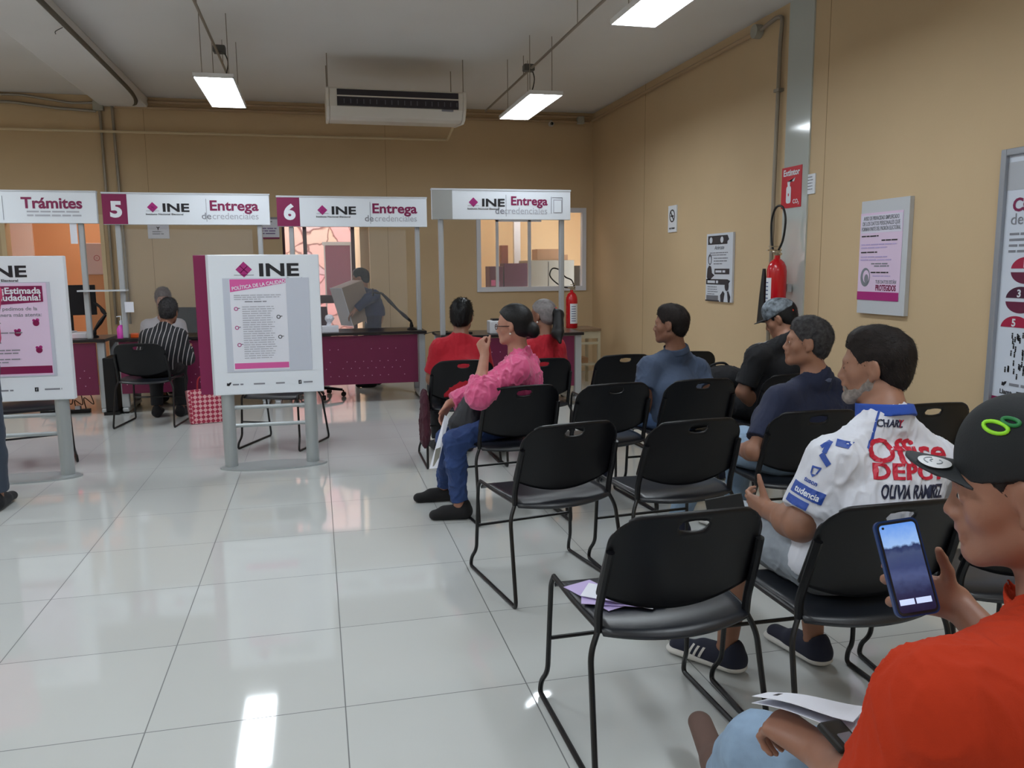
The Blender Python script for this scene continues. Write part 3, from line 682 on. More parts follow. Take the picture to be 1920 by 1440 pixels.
# things in the storeroom behind the window
t = thing('carton', 'left dark maroon carton behind the window, with two pale marks', 'carton', (2.5, 11.35, 0)); MB().box(-.13, -.1, 0, .06, .2, 1.42, bev=.004).build('carton_body', mat('maroon_card', (96, 38, 72), .6), t)
S = Sheet(t, (-.13, -.1, 1.13), (1, 0, 0), (0, 0, 1), (0, -1, 0)); S.rect('pale_mark', PINK_PR, .02, .02, .08, .1); S.rect('pale_mark', PINK_PR, .1, .02, .14, .08); S.flush()
tag(MB().box(2.59, 11.3, 0, 2.93, 11.6, 1.46, bev=.004).build('cupboard', mat('maroon_card', (96, 38, 72), .6)), 'dark maroon cupboard behind the window left of the grey cabinet', 'cupboard')
t = thing('filing_cabinet', 'wide grey steel cabinet behind the window', 'cabinet', (3.28, 11.6, 0)); MB().box(-.34, -.25, 0, .36, .25, 1.5, bev=.004).build('cabinet_body', GREYMET, t)
MB().box(-.03, -.255, .02, -.024, -.249, 1.48).build('door_gap', INK, t)
tag(MB().box(3.74, 11.4, 0, 3.8, 11.7, 1.42).build('dark_board', mat('dark_brown', (70, 58, 48), .6)), 'narrow dark board standing right of the grey cabinet', 'board')
CARD = mat('cardboard', (176, 136, 100), .7)
tag(MB().box(3.1, 11.4, 1.501, 3.42, 11.7, 1.66, bev=.003).build('cardboard_box', CARD), 'larger cardboard box on top of the grey cabinet', 'box')
tag(MB().box(3.43, 11.4, 1.501, 3.56, 11.6, 1.58, bev=.003).build('cardboard_box', CARD), 'small cardboard box beside the larger one on the cabinet', 'box')
tag(MB().box(2.62, 11.6, 1.461, 2.72, 11.75, 1.72, bev=.003).build('brown_bottle_box', mat('brown_card', (150, 84, 62), .6)), 'tall reddish brown box standing on the maroon cupboard', 'box')
# maroon banner board outside the door
t = thing('banner_board', 'maroon board in a silver frame standing outside the glass door', 'board', (.33, 12.45, 0))
MB().box(-.18, -.01, .9, .18, .01, 1.75).build('board_face', MAROON, t)
MB().box(-.22, -.02, 1.75, .22, .02, 1.8).box(.18, -.015, 0, .2, .015, 1.75).box(-.2, -.015, 0, -.18, .015, 1.75).box(-.2, -.02, .0, .2, .2, .02).build('board_frame', SILVER, t)

# ---------------------------------------------------------------- extinguishers
def extinguisher(loc, rotz, label, s=1.0, bracket=True, hose=None, labw=.5):
    t = thing('fire_extinguisher', label, 'fire extinguisher', loc, rotz); R = .075*s
    MB().lathe([(R*.9, 0), (R, .01), (R, .36*s), (R*.93, .395*s), (R*.7, .43*s), (R*.4, .45*s), (R*.28, .455*s), (R*.28, .48*s)], seg=32).build('cylinder', RED_EN, t, smooth=True)
    b = MB(); n = 14                                   # label wrapped round the front
    for k in range(n):
        a, c_ = -PI/2-labw+2*labw*k/n, -PI/2-labw+2*labw*(k+1)/n; r2 = R+.0012
        b.bm.faces.new([b.bm.verts.new((r2*math.cos(q_), r2*math.sin(q_), z)) for q_, z in ((a, .06*s), (c_, .06*s), (c_, .31*s), (a, .31*s))])
    b.build('label', WHITE, t, thick=.001, offset=1)
    b = MB()
    for k in range(7):
        z = (.09+.03*k)*s; r2 = R+.003
        for j in range(4):
            a, c_ = -PI/2-labw*.7+.25*labw*j, -PI/2-labw*.7+.25*labw*(j+1)
            b.bm.faces.new([b.bm.verts.new((r2*math.cos(q_), r2*math.sin(q_), zz)) for q_, zz in ((a, z), (c_, z), (c_, z+.008), (a, z+.008))])
    b.build('label_text', mat('label_blue', (70, 80, 130), .5), t)
    MB().lathe([(.018*s, .48*s), (.022*s, .485*s), (.022*s, .515*s), (.012*s, .52*s)], seg=14).tube([(0, 0, .505*s), (-.06*s, 0, .51*s)], .009*s, 8).tube([(0, 0, .5*s), (.05*s, 0, .49*s)], .01*s, 8).build('valve', BRASS, t, smooth=True)
    MB().box(-.01*s, -.09*s, .515*s, .01*s, .03*s, .525*s).box(-.008*s, -.08*s, .545*s, .008*s, .02*s, .552*s).build('handle', BRASS, t)
    MB().tube(catmull(hose, 8), .0085*s, 8).build('hose', RUBBER, t, smooth=True)
    if bracket:
        MB().box(-.03, R, .2*s, .03, R+.04, .26*s).build('bracket', SILVER, t)
    return t
e1 = extinguisher((RW-.012-.135, 5.69, .99), -PI/2, 'large red fire extinguisher with a looped black hose on the grey column', 1.0,
    hose=[(-.06, 0, .51*1.0), (-.09, 0, .6), (-.1, 0, .74), (-.06, 0, .83), (.0, 0, .855), (.06, 0, .83), (.095, 0, .74), (.07, .0, .6), (.03, -.01, .52)])
MB().lathe([(.012, 0), (.03, -.2), (.045, -.42)], (-.10, -.05, .38), 14).build('discharge_horn', RUBBER, e1, smooth=True)
t = thing('side_table', 'small beige metal table under the extinguisher in the far right corner', 'table', (2.94+.08, 9.25, 0))
TB = mat('beige_steel', (178, 168, 144), .5)
MB().box(-.2, -.25, .655, .2, .25, .685, bev=.004).build('tabletop', mat('brown_laminate', (128, 104, 80), .4), t)
for sx in (-1, 1):
    for sy in (-1, 1): MB().box(sx*.18-.016, sy*.22-.016, 0, sx*.18+.016, sy*.22+.016, .655).build('leg', TB, t)
MB().box(-.17, -.235, .57, .17, -.22, .65).box(-.17, -.235, .5, .17, -.22, .53).build('apron', TB, t)
MB().box(-.165, -.2, .25, .165, .2, .27).build('lower_shelf', TB, t)
tag(MB().box(2.93, 9.15, .2705, 3.11, 9.35, .33).build('tan_box', CARD), 'small tan box on the lower shelf of the corner table', 'box')
extinguisher((2.92, 9.2, .685), .2, 'red fire extinguisher with a big white label standing on the small corner table', .93, bracket=False, labw=.75,
    hose=[(-.055, 0, .475), (-.13, 0, .49), (-.24, 0, .56), (-.29, 0, .63), (-.25, 0, .70), (-.16, 0, .68), (-.09, -.01, .6), (-.0, -.0, .56), (.04, 0, .47)])

# ---------------------------------------------------------------- stacking chairs
def chair_parts(t, dark=True):
    # backrest: curved plastic shell with a handle hole, as a grid with the hole cut out
    def P(u, v):      # u in [-1,1] across, v in [0,1] up
        halfw = .232-.012*v
        zt = .765-.012*u*u; zb = .460+.062*u*u
        z = zb+(zt-zb)*v
        y = -.168-.115*((z-.46)/.30) - .028*(1-u*u)+.01
        return Vector((u*halfw, y, z))
    b = MB(); nu, nv = 36, 22; V = {}
    def inside(u, v):
        X = u*.225; Z = P(u, v).z
        cr = .075           # rounded upper corners
        if X*X and abs(X) > .225-cr and Z > .765-cr-.01:
            dx, dz = abs(X)-(.225-cr), Z-(.765-.012*u*u-cr)
            if dz > 0 and dx*dx+dz*dz > cr*cr*1.02: return False
        return True
    def snap(u, v):
        p = P(u, v); X, Z = p.x, p.z; cr = .075; W = .232-.012*v
        dx, dz = abs(X)-(W-cr), Z-(.765-.012*u*u-cr)
        if dx > 0 and dz > 0 and dx*dx+dz*dz > cr*cr:
            k = cr/math.hypot(dx, dz); X = math.copysign((W-cr)+dx*k, X); Z = (.765-.012*u*u-cr)+dz*k
            p = Vector((X, p.y+ (p.z-Z)*.39, Z))
        # push grid points onto the handle hole outline
        hx, hz = X/.046, (Z-.722)/.0185; r = math.sqrt(hx*hx+hz*hz)
        if r < 1 and r > .001: p = Vector((X/r, p.y, .722+(Z-.722)/r))
        return p, r
    keep = {}
    us = [-1+2*i/nu for i in range(nu+1)]; vs = [j/nv for j in range(nv+1)]
    for i, u in enumerate(us):
        for j, v in enumerate(vs):
            p, r = snap(u, v); keep[i, j] = r; V[i, j] = b.bm.verts.new(p)
    for i in range(nu):
        for j in range(nv):
            rs = [keep[i, j], keep[i+1, j], keep[i+1, j+1], keep[i, j+1]]
            if max(rs) < 1.0 or sum(r_ < 1 for r_ in rs) >= 3: continue
            b.bm.faces.new((V[i, j], V[i+1, j], V[i+1, j+1], V[i, j+1]))
    for v in [v for v in b.bm.verts if not v.link_faces]: b.bm.verts.remove(v)
    b.build('backrest', BLACK_PL, t, smooth='all', thick=.009)
    def Sf(u, v):    # u across, v front(0)->rear(1)
        uu = 2*u-1; hw_ = .228+.0*v; y = .205-.405*v
        z = .438-.014*(1-uu*uu)*math.sin(PI*min(1, v*1.1)) - .012*(1-v)**6*2 + .0*v
        if v > .8: z -= (v-.8)**2*.5*(1+.6*(1-uu*uu)); 
        if v > .8: y -= .045*(1-uu*uu)*(v-.8)/.2
        if v < .08: z -= (.08-v)*.12
        x = uu*hw_*(1-.05*max(0, v-.5)*2)
        return Vector((x, y, z))
    b = MB().grid(Sf, 16, 20)
    b.build('seat', SEAT_PL, t, smooth='all', thick=.012)
    for sx in (-1, 1):
        b = MB().tube([(sx*.232, .2, .43), (sx*.234, -.0, .43), (sx*.224, -.18, .425)], .008, 8)
        b.build('side_rail', BLACK_MT, t, smooth=True)
        b = MB().tube(bez([(sx*.232, .195, .432), (sx*.236, .215, .40), (sx*.245, .225, .10), (sx*.256, .262, .05), (sx*.258, .27, .008), (sx*.26, .0, .008), (sx*.262, -.262, .008), (sx*.262, -.268, .03), (sx*.25, -.19, .36), (sx*.222, -.175, .42)], 6), .0085, 8)
        b.build('leg', BLACK_MT, t, smooth=True)
        b = MB().tube(bez([(sx*.222, -.175, .415), (sx*.224, -.178, .47), (sx*.222, -.215, .57), (sx*.217, -.245, .66)]), [.009]*2+[.012]*0+[.009]*40 if False else .0125, 8)
        b.build('back_upright', BLACK_PL, t, smooth=True)
    MB().tube([(-.24, .222, .215), (.24, .222, .215)], .007, 8).build('cross_bar', BLACK_MT, t, smooth=True)
CH_LABEL = 'chairs of the waiting area'
proto = None
def place_chair(x, y, deg, label, group=None):
    global proto
    if proto is None:
        t = thing('stacking_chair', label, 'chair', (x, y, 0), math.radians(deg)); chair_parts(t); proto = t
    else:
        t = proto.copy(); col.objects.link(t); t.location = (x, y, 0); t.rotation_euler = (0, 0, math.radians(deg)); t['label'] = label
        for ch in list(proto.children):
            c = ch.copy(); col.objects.link(c); c.parent = t
    t['group'] = group or 'black stacking chairs'
    return t
for x, y, d, lb in (
    (.925, 2.16, 1, 'empty black plastic chair in front with lavender papers on its seat'),
    (1.50, 2.09, -1, 'black chair under the man in the white football shirt'),
    (2.07, 2.10, -6, 'black chair right of the white-shirted man, mostly behind the capped man'),
    (.955, 3.40, 10, 'empty black chair directly behind the front one, nearest the aisle in its row'),
    (1.50, 3.33, 4, 'empty black chair between the two men, second from the left in its row'),
    (2.13, 3.38, -3, 'black chair under the man in the navy T-shirt'),
    (2.73, 3.40, -2, 'empty black chair against the right wall behind the white-shirted man'),
    (1.03, 4.49, 8, 'black chair under the woman in the pink jacket'),
    (1.55, 4.43, 5, 'empty black chair between the woman in pink and the man in the slate shirt'),
    (2.09, 4.45, 2, 'black chair under the man in the slate shirt'),
    (2.74, 4.5, 0, 'black chair under the man in the grey camouflage cap'),
    (.97, 5.81, 0, 'black chair under the short-haired customer in red'),
    (1.51, 5.74, 3, 'black chair under the red-shirted customer with the ponytail'),
    (2.15, 5.80, 2, 'empty black chair in the far row with a light handle hole showing the wall'),
    (2.70, 5.85, -2, 'empty black chair in the far row, half hidden by the man in the slate shirt'),
    (-1.51, 7.98, -8, 'black chair under the striped customer at desk 5'),
    (-.30, 6.72, 155, 'black chair behind the centre display stand'),
    (-2.10, 6.62, 200, 'black chair behind the left display stand'),
    (1.18, .86, 2, 'black chair under the man in the orange shirt')):
    place_chair(x, y, d, lb)
# ================================================================ people: smooth implicit surfaces
def V3(a): return np.array(a, dtype=np.float32)
def smin(a, b, k):
    h = np.maximum(k-np.abs(a-b), 0)/k
    return np.minimum(a, b)-h*h*k*.25
class Field:
    def __init__(s, lo, hi, res):
        s.h = res; s.lo = V3(lo); n = np.ceil((V3(hi)-s.lo)/res).astype(int)+1
        s.n = n; s.F = np.full(tuple(n), 1.0, dtype=np.float32)
        s.ax = [s.lo[i]+res*np.arange(n[i], dtype=np.float32) for i in range(3)]
    def region(s, lo, hi):
        a = np.clip(np.floor((V3(lo)-s.lo)/s.h).astype(int), 0, s.n); b = np.clip(np.ceil((V3(hi)-s.lo)/s.h).astype(int)+1, 0, s.n)
        if (b-a <= 1).any(): return None, None
        sl = tuple(slice(a[i], b[i]) for i in range(3))
        P = (s.ax[0][sl[0]][:, None, None], s.ax[1][sl[1]][None, :, None], s.ax[2][sl[2]][None, None, :])
        return sl, P
    def put(s, sl, d, k, op):
        c = s.F[sl]
        if op == '+': s.F[sl] = smin(c, d, k) if k > 0 else np.minimum(c, d)
        elif op == '-': s.F[sl] = -smin(-c, d, max(k, 1e-4))
        return s
    def cone(s, a, b, ra, rb, k=.02, flat=None, fs=1.0, op='+', clip=None):
        a, b = V3(a), V3(b); R = max(ra, rb)+k+s.h*2+.01
        sl, P = s.region(np.minimum(a, b)-R, np.maximum(a, b)+R)
        if sl is None: return s
        ba = b-a; L2 = float(ba@ba)+1e-12
        p = [P[i]-a[i] for i in range(3)]
        t = np.clip((p[0]*ba[0]+p[1]*ba[1]+p[2]*ba[2])/L2, 0, 1)
        v = [p[i]-t*ba[i] for i in range(3)]
        if flat is not None:
            f = V3(flat); f = f/np.linalg.norm(f); vn = v[0]*f[0]+v[1]*f[1]+v[2]*f[2]
            l2 = v[0]**2+v[1]**2+v[2]**2
            L = np.sqrt(np.maximum(l2-vn**2+(vn/fs)**2, 0)); d = (L-(ra+(rb-ra)*t))*(fs**.5)
        else: d = np.sqrt(v[0]**2+v[1]**2+v[2]**2)-(ra+(rb-ra)*t)
        if clip is not None:
            c, n_ = V3(clip[0]), V3(clip[1]); d = np.maximum(d, (P[0]-c[0])*n_[0]+(P[1]-c[1])*n_[1]+(P[2]-c[2])*n_[2])
        return s.put(sl, d, k, op)
    def ell(s, c, r, M=None, k=.03, op='+', clip=None):
        c = V3(c); R = max(r)+k+s.h*2
        sl, P = s.region(c-R, c+R)
        if sl is None: return s
        p = [P[i]-c[i] for i in range(3)]
        if M is not None:
            q = [p[0]*M[0][j]+p[1]*M[1][j]+p[2]*M[2][j] for j in range(3)]
        else: q = p
        k0 = np.sqrt((q[0]/r[0])**2+(q[1]/r[1])**2+(q[2]/r[2])**2)+1e-9
        k1 = np.sqrt((q[0]/r[0]**2)**2+(q[1]/r[1]**2)**2+(q[2]/r[2]**2)**2)+1e-9
        d = k0*(k0-1)/k1
        if clip is not None:
            cc, n_ = V3(clip[0]), V3(clip[1]); d = np.maximum(d, (P[0]-cc[0])*n_[0]+(P[1]-cc[1])*n_[1]+(P[2]-cc[2])*n_[2])
        return s.put(sl, d, k, op)
    def mesh(s):
        F = s.F; S = F < 0
        nx, ny, nz = F.shape
        cs = np.zeros((nx-1, ny-1, nz-1), dtype=np.int8)
        for i in (0, 1):
            for j in (0, 1):
                for k in (0, 1): cs += S[i:nx-1+i, j:ny-1+j, k:nz-1+k]
        act = np.argwhere((cs > 0) & (cs < 8))
        idx = -np.ones((nx-1, ny-1, nz-1), dtype=np.int32); idx[act[:, 0], act[:, 1], act[:, 2]] = np.arange(len(act))
        cv = {}
        for i in (0, 1):
            for j in (0, 1):
                for k in (0, 1): cv[i, j, k] = F[act[:, 0]+i, act[:, 1]+j, act[:, 2]+k]
        pos = np.zeros((len(act), 3)); cnt = np.zeros(len(act))
        cs_ = list(cv)
        for a in cs_:
            for ax in range(3):
                if a[ax] == 1: continue
                b = list(a); b[ax] = 1; b = tuple(b)
                fa, fb = cv[a], cv[b]; m = (fa < 0) != (fb < 0)
                t = np.where(m, fa/np.where(m, fa-fb, 1), 0)
                q = np.tile(np.array(a, float), (len(act), 1)); q[:, ax] += t
                pos[m] += q[m]; cnt[m] += 1
        pos = (act+pos/cnt[:, None])*s.h+s.lo
        quads = []
        for ax in range(3):
            o1, o2 = [(1, 2), (2, 0), (0, 1)][ax]
            sa = [slice(1, None)]*3; sb = [slice(1, None)]*3
            sh = list(F.shape)
            A = [slice(1, sh[i]-1) for i in range(3)]; A[ax] = slice(0, sh[ax]-1)
            B = [slice(1, sh[i]-1) for i in range(3)]; B[ax] = slice(1, sh[ax])
            m = S[tuple(A)] != S[tuple(B)]; e = np.argwhere(m)
            inside = S[tuple(A)][m]
            e = e+np.array([0 if i == ax else 1 for i in range(3)])
            def cell(d1, d2):
                c = e.copy(); c[:, o1] -= d1; c[:, o2] -= d2
                return idx[c[:, 0], c[:, 1], c[:, 2]]
            q = np.stack([cell(1, 1), cell(0, 1), cell(0, 0), cell(1, 0)], 1)
            q[~inside] = q[~inside][:, ::-1]; quads.append(q)
        return pos, np.concatenate(quads)
def frame(f, up=(0, 0, 1)):
    """columns: right, forward, up"""
    f = Vector(f).normalized(); r = f.cross(Vector(up)).normalized(); u = r.cross(f)
    return Matrix(((r.x, f.x, u.x), (r.y, f.y, u.y), (r.z, f.z, u.z)))
def sdf_obj(name, F, m, parent, disp=None, relax=1):
    pos, q = F.mesh()
    me = bpy.data.meshes.new(name)
    if disp is not None:
        me.from_pydata(pos.tolist(), [], q.tolist()); me.update()
        nr = np.zeros(len(pos)*3, dtype=np.float32); me.vertices.foreach_get('normal', nr); nr = nr.reshape(-1, 3)
        pos = pos+nr*disp(pos)[:, None]; bpy.data.meshes.remove(me); me = bpy.data.meshes.new(name)
    off = np.zeros(3); pp_ = parent
    while pp_ is not None: off = off+np.array(pp_.matrix_basis.translation); pp_ = pp_.parent
    me.from_pydata((pos-off).tolist(), [], q.tolist()); me.update()
    me.polygons.foreach_set('use_smooth', [True]*len(me.polygons)); me.materials.append(m)
    o = bpy.data.objects.new(name, me); col.objects.link(o)
    if parent is not None: o.parent = parent
    if relax:
        d = o.modifiers.new('smooth', 'SMOOTH'); d.factor = .5; d.iterations = relax
    return o
def hashn(p):      # smooth pseudo noise on arrays from warped sines
    x, y, z = p[:, 0], p[:, 1], p[:, 2]
    return (np.sin(x*1.0+1.7*np.sin(y*.9+.5))+np.sin(y*1.3+1.9*np.sin(z*.8+1.3))+np.sin(z*1.1+1.5*np.sin(x*1.2+2.1)))/3
def folds(amp=.004, scale=16, axis=(0, 0, 1), st=.45, seed=0.0):
    a = np.array(axis, float); a /= np.linalg.norm(a)
    def f(p):
        al = p@a; q = (p-np.outer(al, a))*scale+np.outer(al*st*scale, a)+seed
        q = q+.9*np.stack([hashn(q*.45+1), hashn(q*.45+7), hashn(q*.45+13)], 1)
        r1 = (1-np.abs(hashn(q)))**4; q2 = q*1.9+np.array([3, 1, 5]); r2 = (1-np.abs(hashn(q2)))**4
        m = .35+.65*np.clip(hashn(p*9+seed)*1.4+.5, 0, 1)
        return amp*m*(1.5*r1+.75*r2-.8)
    return f
def strands(amp=.002, sc=130, R=None, c=(0, 0, 0)):
    def f(p):
        q = (p-np.array(c))*sc; n = hashn(q*np.array([1, 1, .35])); return amp*n+amp*.6*hashn(q*.31+4)
    return f

SKIN = dict(
    deep=mat('skin_deep', (146, 102, 82), .5, sss=.03, bump=.08, bscale=350, mott=.08, mscale=22),
    tan=mat('skin_tan', (152, 108, 86), .5, sss=.03, bump=.08, bscale=350, mott=.07, mscale=22),
    brown=mat('skin_brown', (134, 92, 72), .5, sss=.03, bump=.08, bscale=350, mott=.07, mscale=22),
    rosy=mat('skin_rosy', (176, 126, 106), .5, sss=.03, bump=.08, bscale=350, mott=.08, mscale=22))
HAIRM = dict(black=mat('black_hair', (14, 13, 15), .5, spec=.35, bump=.6, bscale=260), dark=mat('dark_brown_hair', (30, 23, 21), .65, spec=.25, bump=.6, bscale=260, mott=.3, mscale=60),
    salt=mat('grey_black_hair', (60, 58, 60), .65, spec=.3, bump=.7, bscale=260, mott=.75, mscale=55), grey=mat('grey_hair', (128, 122, 122), .5, bump=.6, bscale=260, mott=.3, mscale=50),
    auburn=mat('ash_hair', (104, 88, 88), .5, bump=.6, bscale=260, mott=.3, mscale=50))
EYEW = mat('eye_white', (222, 214, 208), .25); IRIS = mat('dark_iris', (30, 20, 16), .2)

def seated(x, y, yaw=0, lean=(0, 0), s=1.0, tw=0):
    """joints of a seated figure; x,y = seat centre, yaw>0 turns left"""
    a = math.radians(yaw); ca, sa = math.cos(a), math.sin(a)
    J = dict(P=(0, 0, .53), W=(0, -.015, .65), C=(0, -.01, .79), N=(0, .01, .93), H=(0, .04, 1.065),
        SL=(-.17, -.01, .885), SR=(.17, -.01, .885), HL=(-.085, .03, .515), HR=(.085, .03, .515), KL=(-.12, .42, .50), KR=(.12, .42, .50),
        AL=(-.12, .37, .09), AR=(.12, .37, .09), TL=(-.14, .52, .035), TR=(.14, .52, .035), EL=(-.225, .02, .65), ER=(.225, .02, .65), WL=(-.12, .23, .575), WR=(.12, .23, .575))
    out = {}
    for k, p in J.items():
        p = Vector(p); z = max(0, (p.z-.53)/.4) if k in ('W', 'C', 'N', 'H', 'SL', 'SR', 'EL', 'ER') else 0
        px_, py_ = p.x*s, p.y*s
        zz = p.z if p.z < .53 else .53+(p.z-.53)*s
        out[k] = Vector((x+px_*ca-py_*sa+lean[0]*z, y+px_*sa+py_*ca+lean[1]*z, zz))
    return out
def head_frame(az, pitch=0, roll=0):
    """az = compass angle of the gaze, 0 = +Y, negative = left; pitch>0 looks up"""
    a, p = math.radians(az), math.radians(pitch)
    f = Vector((math.sin(a)*math.cos(p), math.cos(a)*math.cos(p), math.sin(p)))
    M = frame(f)
    return M @ Matrix.Rotation(math.radians(roll), 3, 'Y')
def add_head(F, H, M, hs, g=0, fem=False, nose=1.0, chin=1.0, jawk=1.0):
    L = lambda x, y, z: H+(M @ Vector((x, y, z)))*hs
    E_ = lambda x, y, z, r, k=.02, op='+': F.ell(L(x, y, z), [q*hs+g for q in r], M, k*hs, op)
    C_ = lambda a, b, ra, rb, k=.02, op='+': F.cone(L(*a), L(*b), ra*hs+g, rb*hs+g, k*hs, op=op)
    E_(0, -.014, .032, (.076, .098, .086), .01)
    E_(0, .028, -.025, (.062*jawk, .058, .078), .03)
    jw = .047*jawk
    for sx in (-1, 1):
        C_((sx*jw, .0, -.06), (sx*.018, .064, -.094*chin), .019, .016, .03)
        E_(sx*.042, .05, -.022, (.022, .022, .024), .02)
    E_(0, .070, -.092*chin, (.021, .019, .018), .018)
    C_((-.03, .074, .018), (.03, .074, .018), .011, .011, .018)
    if not fem: C_((-.02, .080, .02), (.02, .08, .02), .009, .009, .015)
    for sx in (-1, 1): E_(sx*.033, .094, -.001, (.017, .013, .012), .014, '-')
    C_((0, .083, .006), (0, .083+.017*nose, -.029), .0075, .0105, .013)
    for sx in (-1, 1): E_(sx*.012, .085+.006*nose, -.035, (.0085, .011, .008), .008)
    E_(0, .076, -.052, (.024, .018, .016), .014)
    C_((-.018, .085, -.0575), (.018, .085, -.0575), .006, .006, .006); C_((-.006, .0905, -.057), (.006, .0905, -.057), .0062, .0062, .006)
    C_((-.014, .0845, -.0715), (.014, .0845, -.0715), .0072, .0072, .006)
    F.cone(L(-.022, .096, -.0645), L(.022, .096, -.0645), .0035*hs, .0035*hs, .003, op='-')
    for sx in (-1, 1):       # eyelids with a slit
        F.ell(L(sx*.0315, .0735, .0), (.0152*hs, .0142*hs, .0128*hs), M, .004*hs)
        F.cone(L(sx*.0315-.0095, .0865, -.0008), L(sx*.0315+.0095, .0865, -.0008), .0036*hs, .0036*hs, .0015, op='-')
    for sx in (-1, 1):       # ears
        Me = M @ Matrix.Rotation(sx*.35, 3, 'Z') @ Matrix.Rotation(-.2, 3, 'X')
        F.ell(L(sx*.077, -.006, -.002), (.010*hs, .019*hs, .033*hs), Me, .006*hs)
        F.ell(L(sx*.088, .001, .003), (.007*hs, .010*hs, .018*hs), Me, .004*hs, '-')
        E_(sx*.074, .001, -.030, (.006, .009, .010), .005)
    return L
def add_arm(F, S_, E_, W_, r=1.0, g=0, k=.03, upto=None, elbow=True):
    if upto is None:
        F.cone(S_, E_, .048*r+g, .038*r+g, k); F.cone(E_, E_.lerp(W_, .35), .037*r+g, .040*r+g, k); F.cone(E_.lerp(W_, .3), W_, .039*r+g, .025*r+g, k, flat=None)
def add_hand(F, W_, d, pn, side, s=1.0, curl=(.5, .6, .4), spread=1.0, thumb=(.45, .8, .25), tcurl=.3, fc=None, k=.006):
    """d = fingers direction, pn = out of the palm, side=+1: thumb on d x pn side"""
    d = Vector(d).normalized(); pn = Vector(pn); pn = (pn-d*pn.dot(d)).normalized(); L = d.cross(pn)*side
    tips = []
    for i, (lat, ln, r0) in enumerate(((.029, .93, .0088), (.0105, 1.0, .009), (-.009, .94, .0086), (-.027, .76, .0078))):
        kn = W_+d*(.088-abs(i-1)*.004)*s+L*lat*s+pn*-.002*s
        F.cone(W_+L*lat*.45*s+d*.01*s, kn, .016*s, .0115*s, .016*s)
        a = 0; p = kn; dd = d+L*(lat*.9*spread); dd.normalize(); c = (fc[i] if fc else curl)
        for j, l in enumerate((.042, .026, .021)):
            a += c[j]; v = (dd*math.cos(a)+pn*math.sin(a)); q = p+v*l*ln*s
            F.cone(p, q, (r0-.0008*j)*s, (r0-.0008*(j+1))*s, k*.6); p = q
        tips.append(p)
    F.cone(W_+d*.03*s+L*.012*s, W_+d*.07*s+L*.012*s, .017*s, .014*s, .014*s, flat=pn, fs=.8)
    F.cone(W_, W_+d*.05*s, .023*s, .026*s, .02*s, flat=pn, fs=.65)
    t0 = W_+d*.022*s+L*.022*s+pn*.006*s; td = (d*thumb[0]+L*thumb[1]+pn*thumb[2]).normalized()
    p1 = t0+td*.042*s; td2 = (td*math.cos(tcurl)+d*math.sin(tcurl)).normalized(); p2 = p1+td2*.030*s; p3 = p2+(td2+pn*.15+d*.2*tcurl).normalized()*.024*s
    F.cone(t0, p1, .016*s, .0115*s, .012*s); F.cone(p1, p2, .011*s, .0095*s, k*.6); F.cone(p2, p3, .0098*s, .0075*s, k*.6)
    return tips, p3
def torso(F, J, b=1.0, g=0, k=.05, belly=0, fem=False, puff=0):
    side = (J['SR']-J['SL']).normalized(); up = (J['N']-J['P']).normalized(); fc = up.cross(side).normalized()
    hs_ = (J['HR']-J['HL']).normalized(); fp = Vector((0, 0, 1)).cross(hs_).normalized()
    Mc = frame(fc, up); Mp = frame(fp)
    F.ell(J['P'], (.165*b+g, .115*b+g, .105+g), Mp, k)
    F.ell(J['W']+fc*belly*.4, (.142*b+g+belly*.3, .105*b+g+belly*.5, .13+g), Mc, k)
    F.ell(J['C']+fc*belly*.1, (.158*b+g, .112*b+g+puff, .155+g), Mc, k)
    sh = J['N']-up*.055
    F.cone(J['SL'], J['SR'], .048*b+g*.8, .048*b+g*.8, k*.6, flat=fc, fs=.95)
    F.cone(J['SL'].lerp(J['C'], .35), J['SR'].lerp(J['C'], .35), .064*b+g*.8, .064*b+g*.8, k)
    nb = J['N']+up*.01-fc*.01
    for S_ in ('SL', 'SR'): F.cone(nb, J[S_], .040*b+g*.4, .042*b+g*.8, k*.7)
    return fc, up, side
def fur(o, M, c, n, ln, w_, sleek=False, seed=3):
    """fine tapered locks standing on the hair surface, in the same mesh"""
    me = o.data; rd = np.random.RandomState(seed); P = len(me.polygons)
    if P == 0: return
    pick = rd.randint(0, P, n); vs = [tuple(v.co) for v in me.vertices]; fs = [tuple(p.vertices) for p in me.polygons]
    for i in pick:
        p = me.polygons[int(i)]; nr = p.normal; q = p.center
        lc = M.transposed() @ (q-c)
        cd = Vector((lc.x*.6, -.55, -.75 if lc.z < .06 else -.15)) if not sleek else Vector((-lc.x*.5, -.9, -.35))
        cd = M @ cd; cd = (cd-nr*cd.dot(nr)); 
        if cd.length < 1e-4: continue
        cd = (cd.normalized()+nr*(.42 if not sleek else .06)+Vector(rd.normal(0, .22 if not sleek else .05, 3))).normalized()
        sd = cd.cross(nr).normalized()*w_; l = ln*rd.uniform(.5, 1.1); b0 = len(vs); q = q-nr*.001
        m_ = q+cd*l*.5+nr*(.001); vs += [tuple(q-sd), tuple(q+sd), tuple(m_+sd*.7), tuple(m_-sd*.7), tuple(q+cd*l-nr*l*.12)]
        fs += [(b0, b0+1, b0+2, b0+3), (b0+3, b0+2, b0+4)]
    m2 = bpy.data.meshes.new(me.name); m2.from_pydata(vs, [], fs); m2.update(); m2.polygons.foreach_set('use_smooth', [True]*len(m2.polygons))
    m2.materials.append(me.materials[0]); o.data = m2
